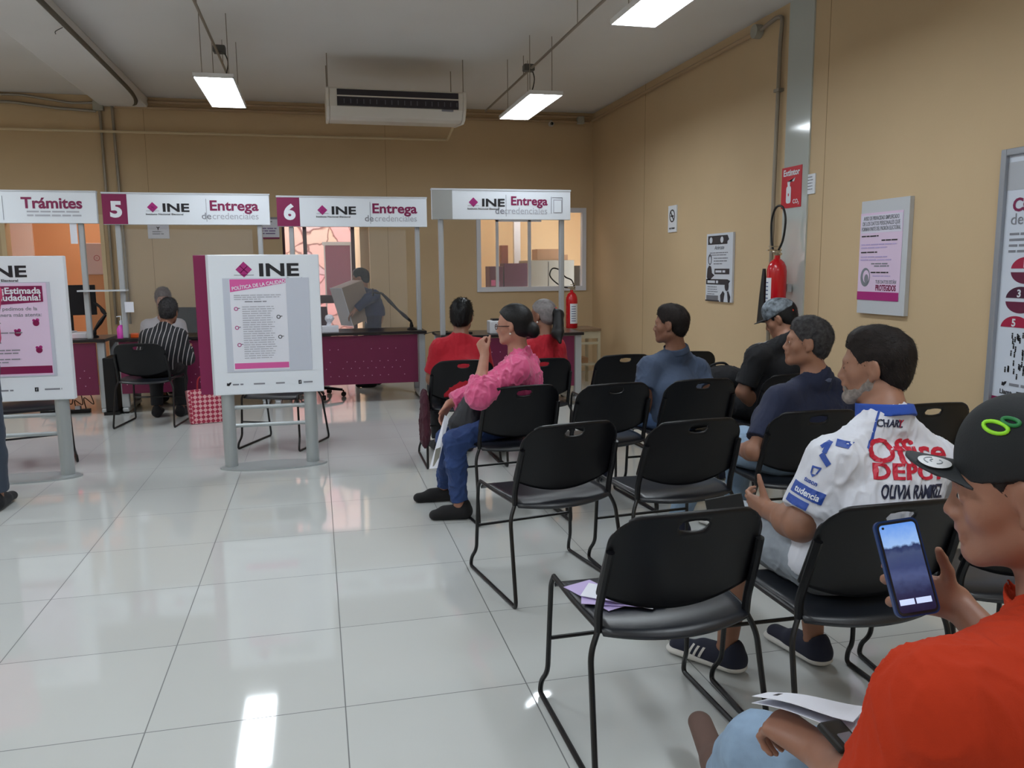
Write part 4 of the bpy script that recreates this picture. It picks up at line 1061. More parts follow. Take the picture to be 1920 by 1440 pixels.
def person(name, label, J, hd, res=.005, skin='tan', hs=.96, b=1.0, belly=0, hair='short', haircol='dark', shirt=None, sleeve='short', pants=None, plen=.95,
        shoes=None, sole=None, hands=None, fem=False, fold=.004, collar=None, armr=1.0, legr=1.0, extra=None, cuff=None, neck=1.0, hairfn=None, shirtfn=None, sg=.012, bodyfn=None, pg=.012, brow=True, noselen=1.0, legs=True, beard=None, shirtres=None, nstr=2500, skirt=0, zcut=None):
    lo = Vector([min(p[i] for p in J.values())-.26 for i in range(3)]); hi = Vector([max(p[i] for p in J.values())+.26 for i in range(3)]); lo.z = -.02
    base = Vector((J['P'].x, J['P'].y, 0))
    t = thing(name, label, 'person', base)
    M = hd; sk = SKIN[skin]
    # --- skin: one continuous body
    F = Field(lo, hi, res)
    fc, up, side = torso(F, J, b, 0, belly=belly)
    for q in 'LR':
        add_arm(F, J['S'+q], J['E'+q], J['W'+q], armr)
        F.cone(J['H'+q], J['K'+q], .075*legr, .054*legr, .04); F.cone(J['K'+q], J['K'+q].lerp(J['A'+q], .35), .050*legr, .052*legr, .03)
        F.cone(J['K'+q].lerp(J['A'+q], .35), J['A'+q], .051*legr, .032*legr, .03)
        F.cone(J['A'+q]-Vector((0, 0, .04)), J['T'+q], .027, .022, .03)
    nk = J['N']-up*.03
    F.cone(nk, J['H']+(M @ Vector((0, -.022, -.045)))*hs, .056*neck, .052*neck, .03)
    L = add_head(F, J['H'], M, hs, fem=fem, nose=noselen)
    hands = hands or {}
    info = {}
    for q in 'LR':
        h = hands.get(q)
        if h is None:
            d = (J['W'+q]-J['E'+q]).normalized(); h = dict(d=d, pn=(0, 0, -1))
        sd = h.get('side', (-1 if q == 'L' else 1))
        info[q] = add_hand(F, J['W'+q], h['d'], h['pn'], sd, h.get('s', .92 if not fem else .85), h.get('curl', (.35, .45, .3)), h.get('spread', 1), h.get('thumb', (.6, .7, .2)), h.get('tc', .3), h.get('fc'))
    if bodyfn: bodyfn(F, L)
    sdf_obj('body', F, sk, t, relax=1)
    del F
    # --- eyes and brows
    for sx in (-1, 1):
        e = MB().sphere(L(sx*.0315, .0732, .0)-base, .0128*hs, u=14, v=10).build('eye', EYEW, t, smooth='all')
        MB().sphere(L(sx*.0315, .0732, .0)+M @ Vector((0, .0085, -.0005))*hs-base, .0058*hs, u=12, v=8).build('iris', IRIS, e, smooth='all')
        if brow:
            MB().tube([L(sx*.016, .0865, .0165)-base, L(sx*.03, .0855, .021)-base, L(sx*.047, .072, .0165)-base], [.0022, .0035, .0015], 6).build('eyebrow', HAIRM['dark' if haircol != 'black' else 'black'], t, smooth='all')
    # --- hair
    if hair:
        rr = min(res, .004)
        Fh = Field(J['H']-Vector((.2, .2, .24)), J['H']+Vector((.2, .2, .2)), rr)
        th = dict(short=.007, crop=.005, full=.018, bun=.013, pony=.011).get(hair, .01)
        Fh.ell(L(0, -.016, .034), [(.076)*hs+th*.55, .100*hs+th*.8, .087*hs+th], M, .001)
        if hair in ('short', 'full'): Fh.ell(L(0, .012, .092), (.054*hs, .062*hs, .032*hs+th*.5), M, .03)
        Fh.ell(L(0, -.055, -.03), (.055*hs+th*.5, .045*hs+th*.6, .05*hs), M, .03)
        sl = (slice(None),)*3; P = (Fh.ax[0][:, None, None]-J['H'].x, Fh.ax[1][None, :, None]-J['H'].y, Fh.ax[2][None, None, :]-J['H'].z)
        q = [(P[0]*M[0][j]+P[1]*M[1][j]+P[2]*M[2][j])/hs for j in range(3)]
        ys = dict(short=([-.1, -.035, -.02, -.016, .02, .024, .05, .07, .11], [-.075, -.07, -.04, .022, .024, -.012, .03, .058, .066]),
                  bun=([-.12, -.03, -.016, .02, .05, .07, .11], [-.085, -.075, .02, .035, .062, .080, .084]),
                  full=([-.12, -.03, -.0, .03, .05, .07, .11], [-.11, -.11, -.04, -.03, .02, .05, .055])).get(hair if hair in ('short', 'bun', 'full') else ('short' if hair == 'crop' else 'bun'))
        line = np.interp(q[1], ys[0], ys[1])
        Fh.F = np.maximum(Fh.F, (line-q[2])*hs*.7).astype(np.float32)
        if hairfn: hairfn(Fh, L, M)
        ho = sdf_obj('hair', Fh, HAIRM[haircol], t, strands(.0018 if hair in ('short', 'full', 'crop') else .0006), relax=0)
        fur(ho, M, L(0, 0, 0)-base, int(nstr*(1 if hair in ('short', 'crop', 'full') else .5)), .016 if hair in ('short', 'crop') else .03, .0008 if res < .005 else .0011, sleek=hair in ('bun', 'pony'))
    if beard:
        Fh = Field(J['H']-Vector((.15, .15, .2)), J['H']+Vector((.15, .15, .05)), .003)
        for sx in (-1, 1):
            Fh.cone(L(sx*.050, .012, -.058), L(sx*.022, .066, -.094), .0235*hs, .0225*hs, .015)
            Fh.cone(L(sx*.006, .09, -.0505), L(sx*.027, .080, -.07), .0062*hs, .005*hs, .008)
        Fh.ell(L(0, .070, -.094), (.026*hs, .025*hs, .024*hs), M, .015); Fh.cone(L(-.052, .0, -.05), L(-.056, .0, -.01), .018*hs, .014*hs, .02); Fh.cone(L(.052, .0, -.05), L(.056, .0, -.01), .018*hs, .014*hs, .02)
        sdf_obj('beard', Fh, beard, t, strands(.0016, 200), relax=0)
    # --- trousers
    if pants is not None:
        F = Field(lo, hi, max(res, .005))
        g = pg
        hs_ = (J['HR']-J['HL']).normalized(); fp = Vector((0, 0, 1)).cross(hs_).normalized(); Mp = frame(fp)
        F.ell(J['P'], (.165*b+g*.6, .115*b+g*.6, .105+g*.3), Mp, .04, clip=(J['P']+Vector((0, 0, .07)), (0, 0, 1)))
        if skirt: F.cone(J['HL'].lerp(J['KL'], .2), J['HR'].lerp(J['KR'], .2), .09, .09, .05)
        for q in 'LR':
            A = J['K'+q].lerp(J['A'+q], plen); n_ = (J['A'+q]-J['K'+q]).normalized()
            if plen < .3:
                A = J['K'+q]+ (J['K'+q]-J['H'+q]).normalized()*.0; 
                F.cone(J['H'+q], J['K'+q], .080*legr+g, .064*legr+g*1.6, .04); F.cone(J['K'+q], J['K'+q].lerp(J['A'+q], .3), .060*legr+g, .064*legr+g, .03, clip=(J['K'+q].lerp(J['A'+q], plen), n_))
            else:
                F.cone(J['H'+q], J['K'+q], .078*legr+g, .056*legr+g, .04); F.cone(J['K'+q], J['K'+q].lerp(J['A'+q], .35), .053*legr+g, .053*legr+g, .03)
                F.cone(J['K'+q].lerp(J['A'+q], .35), J['A'+q]+n_*.05, .052*legr+g, .036*legr+g*1.3, .03, clip=(A, n_))
        sdf_obj('trousers' if plen > .3 else 'shorts', F, pants, t, folds(fold*.6, 50, (J['KL']-J['HL']), .5, 2.0))
    # --- shirt
    if shirt is not None:
        F = Field(lo, hi, shirtres or max(res, .005)); g = sg
        torso(F, J, b, g, belly=belly)
        for q in 'LR':
            S_, E_, W_ = J['S'+q], J['E'+q], J['W'+q]
            if sleeve == 'short':
                c = S_.lerp(E_, .80); n_ = (E_-S_).normalized(); F.cone(S_, E_, .052*armr+g*1.3, .050*armr+g*1.3, .035, clip=(c, n_))
            elif sleeve == 'none': pass
            else:
                fr = sleeve if isinstance(sleeve, float) else .93
                if isinstance(fr, float) and q in (cuff or {}): fr = cuff[q]
                c = E_.lerp(W_, fr); n_ = (W_-E_).normalized()
                F.cone(S_, E_, .050*armr+g*1.5, .043*armr+g*1.3, .035); F.cone(E_, W_, .043*armr+g*1.3, .033*armr+g*1.1, .03, clip=(c, n_))
        F.cone(J['P'], J['P'].lerp(J['W'], .6), .14*b+g*.6, .14*b+g*.6, .04, flat=fc, fs=.72)
        n_ = (J['H']-J['N']).normalized()
        F.cone(nk, J['N']+n_*.01, .060*neck+g*.4, .060*neck+g*.2, .03, clip=(J['N']+n_*(.0 if collar else .018), n_))
        F.cone(nk+fc*.035+n_*.05, J['N']+n_*.08+fc*.02, .053*neck, .055*neck, .008, op='-')
        F.cone(J['N']-n_*.0+fc*.012, J['N']+n_*.08+fc*.012, .054*neck, .056*neck, .006, op='-')
        zc = J['P'].z-.035 if zcut is None else zcut
        F.F = np.maximum(F.F, zc-F.ax[2][None, None, :]).astype(np.float32)
        if shirtfn: F = shirtfn(F) or F
        info['shirt'] = sdf_obj('shirt', F, shirt, t, folds(fold, 62, (J['C']-J['P']).cross(J['SR']-J['SL'])+up*.4, .5, 5.0))
        if collar:
            F = Field(J['N']-Vector((.16,)*3), J['N']+Vector((.16,)*3), .004)
            F.cone(J['N']-n_*.005-fc*.004, J['N']+n_*.046-fc*.006, .078*neck, .071*neck, .004, clip=(J['N']+n_*.040-fc*.0, (n_+fc*-.25).normalized()))
            F.cone(J['N']-n_*.02, J['N']+n_*.1+fc*.004, .063*neck, .060*neck, .003, op='-')
            F.ell(J['N']+fc*.09-n_*.02, (.03, .05, .06), frame(fc, up), .005, '-')
            sl, P = F.region(J['N']-Vector((.16,)*3), J['N']+Vector((.16,)*3))
            F.F[sl] = np.maximum(F.F[sl], -((P[0]-J['N'].x)*n_.x+(P[1]-J['N'].y)*n_.y+(P[2]-J['N'].z)*n_.z+.012))
            sdf_obj('collar', F, collar, t)
    # --- shoes
    if shoes is not None:
        for q in 'LR':
            A, T_ = J['A'+q], J['T'+q]; heel = A-Vector((0, 0, .055)); d = (T_-heel); d.z = 0; d.normalize()
            lo2 = Vector([min(A[i], T_[i])-.12 for i in range(3)]); hi2 = Vector([max(A[i], T_[i])+.12 for i in range(3)])
            F = Field(lo2, hi2, .004); hl = Vector((A.x, A.y, A.z-.045))-d*.025; dn = (T_-hl).normalized(); sn = dn.cross(Vector((0, 0, 1)).cross(dn)).normalized()
            F.cone(hl, T_+dn*.03, .040, .034, .02, flat=(0, 0, 1), fs=.85); F.cone(hl+Vector((0, 0, .02)), hl+Vector((0, 0, .04)), .036, .036, .02)
            F.cone(hl, hl+dn*.11+Vector((0, 0, .012)), .042, .034, .03)
            F.cone(A+Vector((0, 0, .0)), A+Vector((0, 0, .1)), .035, .04, .004, op='-')
            sh = sdf_obj('shoe', F, shoes if not callable(shoes) else shoes, t)
            if sole is not None:
                F = Field(lo2, hi2, .004)
                up2 = dn.cross(Vector((0, 0, 1))).cross(dn).normalized()
                F.cone(hl-up2*.020, T_+dn*.034-up2*.014, .0485, .0435, .005, flat=up2, fs=.42)
                sdf_obj('sole', F, sole, sh) ; info['sh'+q] = (hl, T_, dn)
            info['shoe'+q] = (hl, T_, dn, sh)
    info['t'] = t; info['L'] = L; info['M'] = M; info['fc'] = fc; info['up'] = up; info['side'] = side; info['base'] = base; info['J'] = J
    return info
def decal(info, name, m, s_, size, o, u, v, n, parent=None, surf=None, xs=1, bold=.03, align='CENTER', poly=None, dense=.012, lift=.0016, shear=0):
    """lettering laid on a cloth surface: flat letters pressed onto the shirt along -n"""
    sh = surf or info['shirt']; dg = bpy.context.evaluated_depsgraph_get(); dg.update()
    key = 'bvh_'+sh.name
    if key not in info:
        me = sh.evaluated_get(dg).to_mesh(); off = info['base']
        info[key] = BVHTree.FromPolygons([v_.co+off for v_ in me.vertices], [tuple(p.vertices) for p in me.polygons])
    T_ = info[key]; u, v, n = Vector(u).normalized(), Vector(v).normalized(), Vector(n).normalized(); o = Vector(o)
    def f(a, b_, c):
        p = o+u*a+v*b_; h = T_.ray_cast(p+n*.25, -n, .6)
        q = h[0] if h[0] is not None else p
        return q+n*(c+lift)-info['base']
    b = MB()
    if poly is None: text_bm(b.bm, s_, size, f, align, xs, bold, shear, depth=.0012, dense=dense)
    else:
        t_ = bmesh.new(); fcs = []
        for pl in poly:
            vs_ = [t_.verts.new((x, y, 0)) for x, y in pl]; t_.faces.new(vs_)
        bmesh.ops.triangulate(t_, faces=t_.faces)
        for _ in range(6):
            es = [e for e in t_.edges if e.calc_length() > dense]
            if not es: break
            bmesh.ops.subdivide_edges(t_, edges=es, cuts=1); bmesh.ops.triangulate(t_, faces=t_.faces)
        mp = {v_: (b.bm.verts.new(f(v_.co.x, v_.co.y, 0)), b.bm.verts.new(f(v_.co.x, v_.co.y, .0012))) for v_ in t_.verts}
        for fc_ in t_.faces: b.bm.faces.new([mp[v_][1] for v_ in fc_.verts])
        for e in t_.edges:
            if len(e.link_faces) == 1:
                a_, c_ = e.verts; b.bm.faces.new((mp[a_][0], mp[c_][0], mp[c_][1], mp[a_][1]))
        t_.free()
    return b.build(name, m, info['t'] if parent is None else parent)
# ================================================================ the people
def fab(name, c, r=.85, **k): return mat(name, c, r, bump=k.pop('bump', .25), bscale=k.pop('bscale', 700), sheen=.04, **k)
DENIM_L = fab('light_denim', (136, 160, 186), mott=.2, mscale=14); DENIM_B = fab('blue_denim', (38, 62, 112), mott=.15, mscale=14)
DENIM_M = fab('mid_denim', (84, 116, 164), mott=.18, mscale=14); NAVY = fab('navy_cotton', (26, 34, 62)); SLATE = fab('slate_cotton', (60, 74, 98), mott=.06, mscale=30)
BLACKF = fab('black_polyester', (20, 21, 26)); REDF = fab('red_cotton', (168, 10, 34)); ORANGE = mat('orange_red_polo', (180, 54, 28), .9, spec=.15, bump=.3, bscale=500, mott=.04, mscale=20)
JERSEY = fab('white_jersey', (214, 216, 226), .7, mott=.03, mscale=30); GREYSH = fab('pale_grey_denim', (148, 156, 166), mott=.2, mscale=16)
PINKJ = mat('pink_quilted_jacket', (214, 84, 134), .42, bump=.2, bscale=120, sheen=.2)
SHOE_D = fab('navy_shoe_fabric', (26, 30, 50)); SOLE_W = mat('white_rubber', (206, 204, 200), .6)

# ---- man in the white football shirt
J = seated(1.52, 2.04, 6, lean=(.02, .0), s=.97)
J['H'] = atD(1640, 688, 2.50); J['N'] = atD(1658, 780, 2.47)
J['SL'] = atD(1560, 868, 2.36); J['SR'] = atD(1748, 868, 2.54); J['C'] = (J['SL']+J['SR'])/2+Vector((.01, .0, -.10)); J['W'] = Vector((1.53, 2.04, .66))
J['EL'] = atD(1500, 985, 2.36); J['WL'] = atD(1443, 957, 2.60); J['ER'] = J['SR']+Vector((.08, .10, -.22)); J['WR'] = J['ER']+Vector((-.14, .2, -.04))
J['KL'] = Vector((1.40, 2.46, .50)); J['AL'] = atZ(1362, 1240, .03)+Vector((0, 0, .06)); J['TL'] = J['AL']+Vector((-.09, .13, -.055))
J['KR'] = Vector((1.66, 2.47, .50)); J['AR'] = atZ(1524, 1225, .03)+Vector((0, 0, .06)); J['TR'] = J['AR']+Vector((-.03, .15, -.055))
GB = mat('grey_beard', (138, 128, 122), .7, bump=.6, bscale=400, mott=.4, mscale=80)
pc = person('person', 'man in a white football shirt with red lettering and blue collar, seen from behind', J, head_frame(-47, -2), .0045, 'tan', .98, b=1.12, belly=.07, hair='short', haircol='dark', shirt=JERSEY, neck=1.12,
    pants=GREYSH, plen=.25, shoes=SHOE_D, sole=SOLE_W, collar=fab('royal_blue_rib', (38, 76, 168)), armr=1.12, legr=1.05, fold=.0045, beard=GB, sg=.014,
    hands=dict(L=dict(d=(J['WL']-J['EL'])+Vector((-.12, .05, .04)), pn=(.35, .2, .1), curl=(.5, .7, .5), thumb=(.25, .9, .1), tc=.1)))
bk = -pc['fc']; C0 = pc['J']['C']; up = pc['up']; rt = pc['side']
bn = (bk+rt*0).normalized()
RT = mat('red_lettering', (190, 18, 52), .5); BT = mat('navy_lettering', (22, 30, 62), .5); BLU = mat('royal_blue_print', (34, 70, 156), .5)
PX = lambda x, y: atD(x, y, 2.36)
decal(pc, 'back_lettering', RT, 'Office', .096, PX(1716, 868), rt, up, bn, bold=.02, xs=1.38)
decal(pc, 'back_lettering', RT, 'DEPOT', .064, PX(1702, 897), rt, up, bn, bold=.025, xs=1.4)
decal(pc, 'name_lettering', BT, 'OLIVIA RAMIREZ', .056, PX(1699, 931), rt, up, bn, bold=.018, xs=.6)
decal(pc, 'collar_lettering', BT, 'CHARL', .032, PX(1682, 802), rt, up, bn, bold=.015, xs=.85); decal(pc, 'collar_lettering', RT, 'Y', .032, PX(1707, 803), rt, up, bn, bold=.015, xs=.85)
sa_ = (J['SL']-J['EL']).normalized(); sn = (-pc['side']+bk*.55).normalized(); su = sa_.cross(sn).normalized()*-1; sn2 = su.cross(sa_)
if sn2.dot(sn) < 0: su = -su
so = J['SL']+sa_*.045
if su.dot(rt) < 0: su = -su
dk = dict(u=su, v=sa_, n=sn)
def slv(nm, m, pl, lift=.0018): decal(pc, nm, m, '', 0, so, su, sa_, sn, poly=[[(x*1.15, y*1.15) for x, y in q_] for q_ in pl], lift=lift)
slv('sleeve_emblem', BLU, [[(-.005, .03), (.03, .035), (.03, .018), (.002, .014)], [(-.02, .02), (-.008, .02), (-.006, -.012), (-.018, -.012)], [(-.014, -.01), (.014, -.03), (.008, -.042), (-.02, -.022)], [(-.03, .0), (-.02, .02), (-.012, .012), (-.022, -.004)]])
slv('sleeve_shield', BLU, [[(-.024, -.052), (-.001, -.048), (-.001, -.053), (-.024, -.057)], [(-.024, -.055), (-.02, -.055), (-.017, -.073), (-.021, -.071)], [(-.004, -.052), (.0, -.05), (-.004, -.068), (-.008, -.068)], [(-.02, -.073), (-.012, -.079), (-.005, -.067), (-.010, -.071)]])
slv('sleeve_band', BLU, [[(-.05, -.105), (.035, -.105), (.035, -.135), (-.05, -.135)], [(-.05, -.142), (.01, -.142), (.01, -.162), (-.05, -.162)]])
decal(pc, 'sleeve_lettering', WHITE, 'tudencia', .026, so-sa_*.148-su*.008, su, sa_, sn, bold=.02, lift=.0035, xs=.85)
decal(pc, 'sleeve_lettering_blue', BLU, 'tuson', .02, so-sa_*.110-su*.012, su, sa_, sn, bold=.02, lift=.002, xs=.9)
b = MB(); p_ = [J['N']+pc['up']*.015-rt*.05+bk*.02, J['N'].lerp(J['SL'], .55)+up*.06+bk*.01, J['SL']+up*.075-sa_*.0+bk*.03]
decal(pc, 'shoulder_piping', BLU, '', 0, J['N'], rt, bk, (0, 0, 1), poly=[[(-.055, .03), (-.052, .036), (-.165, .095), (-.168, .09)]])
for q in 'L':
    hl, T_, dn, sh = pc['shoe'+q]; sd = Vector((-dn.y, dn.x, 0)).normalized()
    info2 = dict(pc); info2['shirt'] = sh
    for k in range(3):
        c_ = hl+dn*(.10+k*.022)+Vector((0, 0, .012)); lv = Vector((0, 0, 1))
        for sg_ in (1, -1): decal(pc, 'shoe_stripe', SOLE_W, '', 0, c_, dn, lv, sd*sg_, surf=sh, parent=sh, poly=[[(-.012, .02), (-.002, .02), (.014, -.016), (.004, -.016)]], lift=.001)
ph = thing('phone_handset', 'small dark phone in the left hand of the man in the white shirt', 'phone', pc['L'](0, 0, 0)*0+J['WL']+(Vector((-.12, .05, .0))).normalized()*.075+Vector((-.02, .03, -.0)))
MB().box(-.004, -.03, -.06, .004, .03, .06, bev=.003).build('phone_body', RUBBER, ph); ph.rotation_euler = (math.radians(75), math.radians(10), math.radians(60)); ph.location += Vector((-.02, .03, 0))

# ---- man in the navy T-shirt
J = seated(2.13, 3.32, 14, lean=(-.0, .0), s=.95)
J['H'] = atD(1513, 643, 3.80); J['N'] = atD(1530, 706, 3.82)
J['SL'] = atD(1462, 752, 3.74); J['SR'] = atD(1590, 755, 3.95); J['C'] = (J['SL']+J['SR'])/2+Vector((0, .0, -.11)); J['W'] = Vector((2.12, 3.33, .64))
J['EL'] = atD(1416, 846, 3.66); J['WL'] = J['EL']+Vector((.05, .20, -.04)); J['ER'] = J['SR']+Vector((.05, .1, -.22)); J['WR'] = J['ER']+Vector((-.16, .16, .0))
J['KL'] = Vector((1.87, 3.66, .50)); J['KR'] = Vector((2.12, 3.75, .50)); J['AL'] = Vector((1.76, 3.75, .09)); J['TL'] = Vector((1.66, 3.86, .035)); J['AR'] = Vector((2.08, 3.75, .09)); J['TR'] = Vector((2.03, 3.9, .035))
pn_ = person('person', 'man in a navy T-shirt with greying hair, turned left', J, head_frame(-62, 4), .0055, 'tan', .97, b=1.05, belly=.05, hair='short', haircol='salt', shirt=NAVY, pants=DENIM_L, shoes=SHOE_D, sole=SOLE_W, armr=1.05, fold=.004)
decal(pn_, 'neck_print', mat('print_slate', (90, 100, 130), .6), '', 0, J['N']-pn_['fc']*.07-Vector((0, 0, .01)), pn_['side'], (0, 0, 1), -pn_['fc'], poly=[[(-.02, .0), (0, .012), (.03, .01), (.02, -.006), (.0, -.008)]])

# ---- man in the slate shirt
J = seated(2.05, 4.38, 8, s=.95)
J['H'] = atD(1257, 609, 4.82); J['N'] = atD(1268, 660, 4.86); J['SL'] = atD(1218, 690, 4.80); J['SR'] = atD(1308, 694, 4.95); J['C'] = (J['SL']+J['SR'])/2+Vector((0, 0, -.11)); J['W'] = Vector((2.04, 4.40, .64))
J['EL'] = atD(1207, 742, 4.74); J['WL'] = atD(1217, 782, 4.86); J['KL'] = Vector((1.80, 4.72, .5)); J['AL'] = Vector((1.78, 4.95, .09)); J['TL'] = Vector((1.74, 5.1, .035))
person('person', 'man in a slate blue polo shirt looking left, far middle of the seats', J, head_frame(-55, 0), .006, 'brown', .95, b=1.02, belly=.04, hair='short', haircol='dark', shirt=SLATE, pants=DENIM_M, shoes=SHOE_D, collar=SLATE, fold=.004, hands=dict(L=dict(d=(.05, .1, -.6), pn=(.6, .2, 0))))

# ---- man in the grey cap
J = seated(2.76, 4.50, 18, lean=(-.02, .14), s=.95)
J['H'] = atD(1463, 598, 5.02); J['N'] = atD(1466, 634, 5.0)+Vector((.02, -.04, -.01)); J['SL'] = atD(1420, 668, 4.95); J['SR'] = atD(1520, 665, 5.2); J['C'] = (J['SL']+J['SR'])/2+Vector((.0, -.05, -.10))
J['EL'] = atD(1392, 735, 4.98); J['WL'] = atD(1425, 765, 5.1); J['KL'] = Vector((2.50, 4.86, .5)); J['ER'] = J['SR']+Vector((.05, .12, -.2)); J['WR'] = J['ER']+Vector((-.2, .1, 0))
def capfn(info, m, crown_top, brimm, az, pitch, tilt=0, hs=.96, openback=None, upk=-.05, blen=.078, bc=.014, slope=0):
    L, t, base = info['L'], info['t'], info['base']; M = info['M']
    H = info['J']['H']; F = Field(H-Vector((.22,)*3), H+Vector((.22,)*3), .004)
    F.ell(L(0, -.012-slope*.010, .040), (.083*hs, (.108-slope*.010)*hs, .092*hs), M, .001)
    F.ell(L(0, .02-slope*.045, .085), (.06*hs, .06*hs, .05*hs), M, .04)
    n_ = M @ Vector((0, -.18, -1)); n_.normalize(); c_ = L(0, .0, .032)
    sl, P = F.region(H-Vector((.22,)*3), H+Vector((.22,)*3))
    F.F[sl] = np.maximum(F.F[sl], (P[0]-c_.x)*n_.x+(P[1]-c_.y)*n_.y+(P[2]-c_.z)*n_.z)
    if openback: F.ell(L(0, -.12, .045), (.035, .04, .02), M, .003, '-')
    cp = sdf_obj('cap', F, m, t, strands(.0006, 60))
    def B(u, v):        # brim
        a = -1+2*u; x = a*.074*(1-.10*v*v)
        y = .042+(.046-slope*.012)*math.sqrt(max(0, 1-a*a*.8))+v*blen*math.sqrt(max(0, 1-.93*a*a))
        return L(x, y, .040-bc*a*a+upk*(y-.075))-base
    br = MB().grid(B, 14, 12).build('brim', brimm, cp, smooth='all', thick=.004)
    MB().sphere(L(0, -.01, .134)-base, .007).build('cap_button', m, cp, smooth='all')
    return cp
CAPG = mat('camouflage_cap', (122, 132, 142), .75, mott=.9, mscale=28)
pj_ = person('person', 'man in a black striped shirt and grey camouflage cap, bent over his bag', J, head_frame(-48, -24), .006, 'tan', .95, b=1.05, belly=.04, hair='short', haircol='black', shirt=BLACKF, pants=BLACKF, shoes=SHOE_D, fold=.004)
cp = capfn(pj_, CAPG, 0, BLACKF, 0, 0, openback=True)
MB().tube([pj_['L'](-.045, -.095, .022)-pj_['base'], pj_['L'](0, -.112, .02)-pj_['base'], pj_['L'](.045, -.095, .022)-pj_['base']], .009, 8).build('cap_strap', mat('orange_strap', (232, 70, 46), .5), cp, smooth='all')
ca_ = J['SL'].lerp(J['EL'], .80); cd_ = (J['EL']-J['SL']).normalized()
F = Field(ca_-Vector((.12,)*3), ca_+Vector((.12,)*3), .004); F.cone(ca_-cd_*.02, ca_+cd_*.02, .072, .0715, .002, clip=(ca_+cd_*.010, cd_)); F.cone(ca_-cd_*.05, ca_-cd_*.012, .085, .085, .002, op='-')
sdf_obj('sleeve_cuff', F, fab('white_rib', (222, 222, 226)), pj_['t'])
for k in range(3):
    decal(pj_, 'shoulder_stripe', mat('stripe_grey', (176, 178, 186), .6), '', 0, J['SL'], pj_['side'], -pj_['fc'], (0, 0, 1), poly=[[(-.01+.0, -.035+k*.022), (.13, -.02+k*.022), (.13, -.015+k*.022), (-.01, -.03+k*.022)]])
t = thing('backpack', 'black bag on the lap of the man in the grey cap', 'bag', (2.55, 4.78, .56))
F = Field((2.30, 4.52, .45), (2.80, 5.02, .85), .006); F.ell((2.55, 4.78, .655), (.17, .12, .10), None, .01); F.ell((2.44, 4.76, .655), (.09, .09, .09), None, .05)
sdf_obj('bag_body', F, BLACKF, t, folds(.006, 60)); MB().tube(catmull([(-.14, -.03, .14), (-.1, -.02, .2), (0, 0, .21), (.06, .02, .17)]), .008, 8).build('strap', BLACKF, t, smooth=True)
MB().box(-.15, -.1, .12, -.135, -.085, .14).box(-.155, -.1, .07, -.14, -.09, .09).build('buckle', SILVER, t)

# ---- woman in the pink jacket
J = seated(1.02, 4.42, 62, s=.93)
J['H'] = atD(962, 610, 4.58); J['N'] = atD(972, 662, 4.60); J['SL'] = atD(968, 694, 4.46); J['SR'] = atD(985, 688, 4.76); J['C'] = (J['SL']+J['SR'])/2+Vector((.0, .0, -.10)); J['W'] = Vector((1.07, 4.47, .64)); J['P'] = Vector((1.05, 4.53, .535))
J['EL'] = atD(898, 742, 4.36); J['WL'] = atD(909, 664, 4.42); J['ER'] = atD(900, 735, 4.78); J['WR'] = atD(842, 757, 4.72)
J['HL'] = Vector((.99, 4.44, .515)); J['HR'] = Vector((1.0, 4.58, .515)); J['KL'] = atD(852, 828, 4.52); J['KR'] = atD(838, 822, 4.70)
J['AL'] = atZ(862, 972, .0)+Vector((0, 0, .085)); J['TL'] = atZ(826, 974, 0)+Vector((0, 0, .03)); J['AR'] = atZ(835, 938, 0)+Vector((0, 0, .085)); J['TR'] = atZ(795, 941, 0)+Vector((0, 0, .03))
def bun(Fh, L, M):
    Fh.ell(L(0, -.125, -.035), (.042, .036, .045), M, .02)
pp = person('person', 'woman in a shiny pink quilted jacket and dark glasses resting her chin on her hand', J, head_frame(-62, -3), .005, 'rosy', .92, b=.86, belly=.01, hair='bun', haircol='black', hairfn=bun, shirt=PINKJ, sleeve=.9, cuff=dict(L=.42, R=.88),
    pants=DENIM_B, shoes=fab('black_suede', (18, 17, 20)), fem=True, fold=.011, sg=.022, armr=.95, nstr=1500, legr=.95, pg=.008,
    hands=dict(L=dict(d=(-.02, .03, .07), pn=(.75, .25, -.2), curl=(1.1, 1.1, .8), thumb=(.7, .3, .5), tc=.4), R=dict(d=(-.45, -.05, -.75), pn=(.3, -.5, -.4), curl=(.3, .5, .4))), skirt=0)
L, bs = pp['L'], pp['base']
b = MB()
for sx in (-1, 1):
    b.tube([L(sx*.0325+.022*math.cos(a), .099, -.003+.017*math.sin(a))-bs for a in [k*2*PI/14 for k in range(14)]], .0022, 6, closed=True)
    b.tube([L(sx*.056, .097, .002)-bs, L(sx*.072, .06, .002)-bs, L(sx*.079, .0, .0)-bs], .0028, 6)
b.tube([L(-.01, .1, .0)-bs, L(.01, .1, .0)-bs], .0022, 6); b.build('glasses', mat('dark_red_plastic', (52, 14, 20), .3), pp['t'], smooth='all')
for sx in (-1, 1): MB().sphere(L(sx*.079, .0, -.046)-bs, .006).build('earring', mat('pearl', (236, 230, 224), .2), pp['t'], smooth='all')
t = thing('shoulder_bag', 'dark navy bag on the lap of the woman in the pink jacket', 'bag', (.80, 4.50, .55))
F = Field((.5, 4.2, .4), (1.1, 4.8, 1.0), .006); F.cone(atD(885, 800, 4.62), atD(893, 735, 4.62), .085, .05, .05); F.cone(atD(860, 795, 4.62), atD(880, 760, 4.62), .06, .05, .05)
sdf_obj('bag_body', F, fab('navy_leather', (11, 14, 26), .5), t, folds(.006, 60))
t = thing('leaflet', 'white leaflet hanging from the hand of the woman in pink', 'paper', atD(828, 790, 4.66))
f_ = [atD(834, 778, 4.66), atD(842, 785, 4.66), atD(820, 878, 4.60), atD(805, 879, 4.62)]
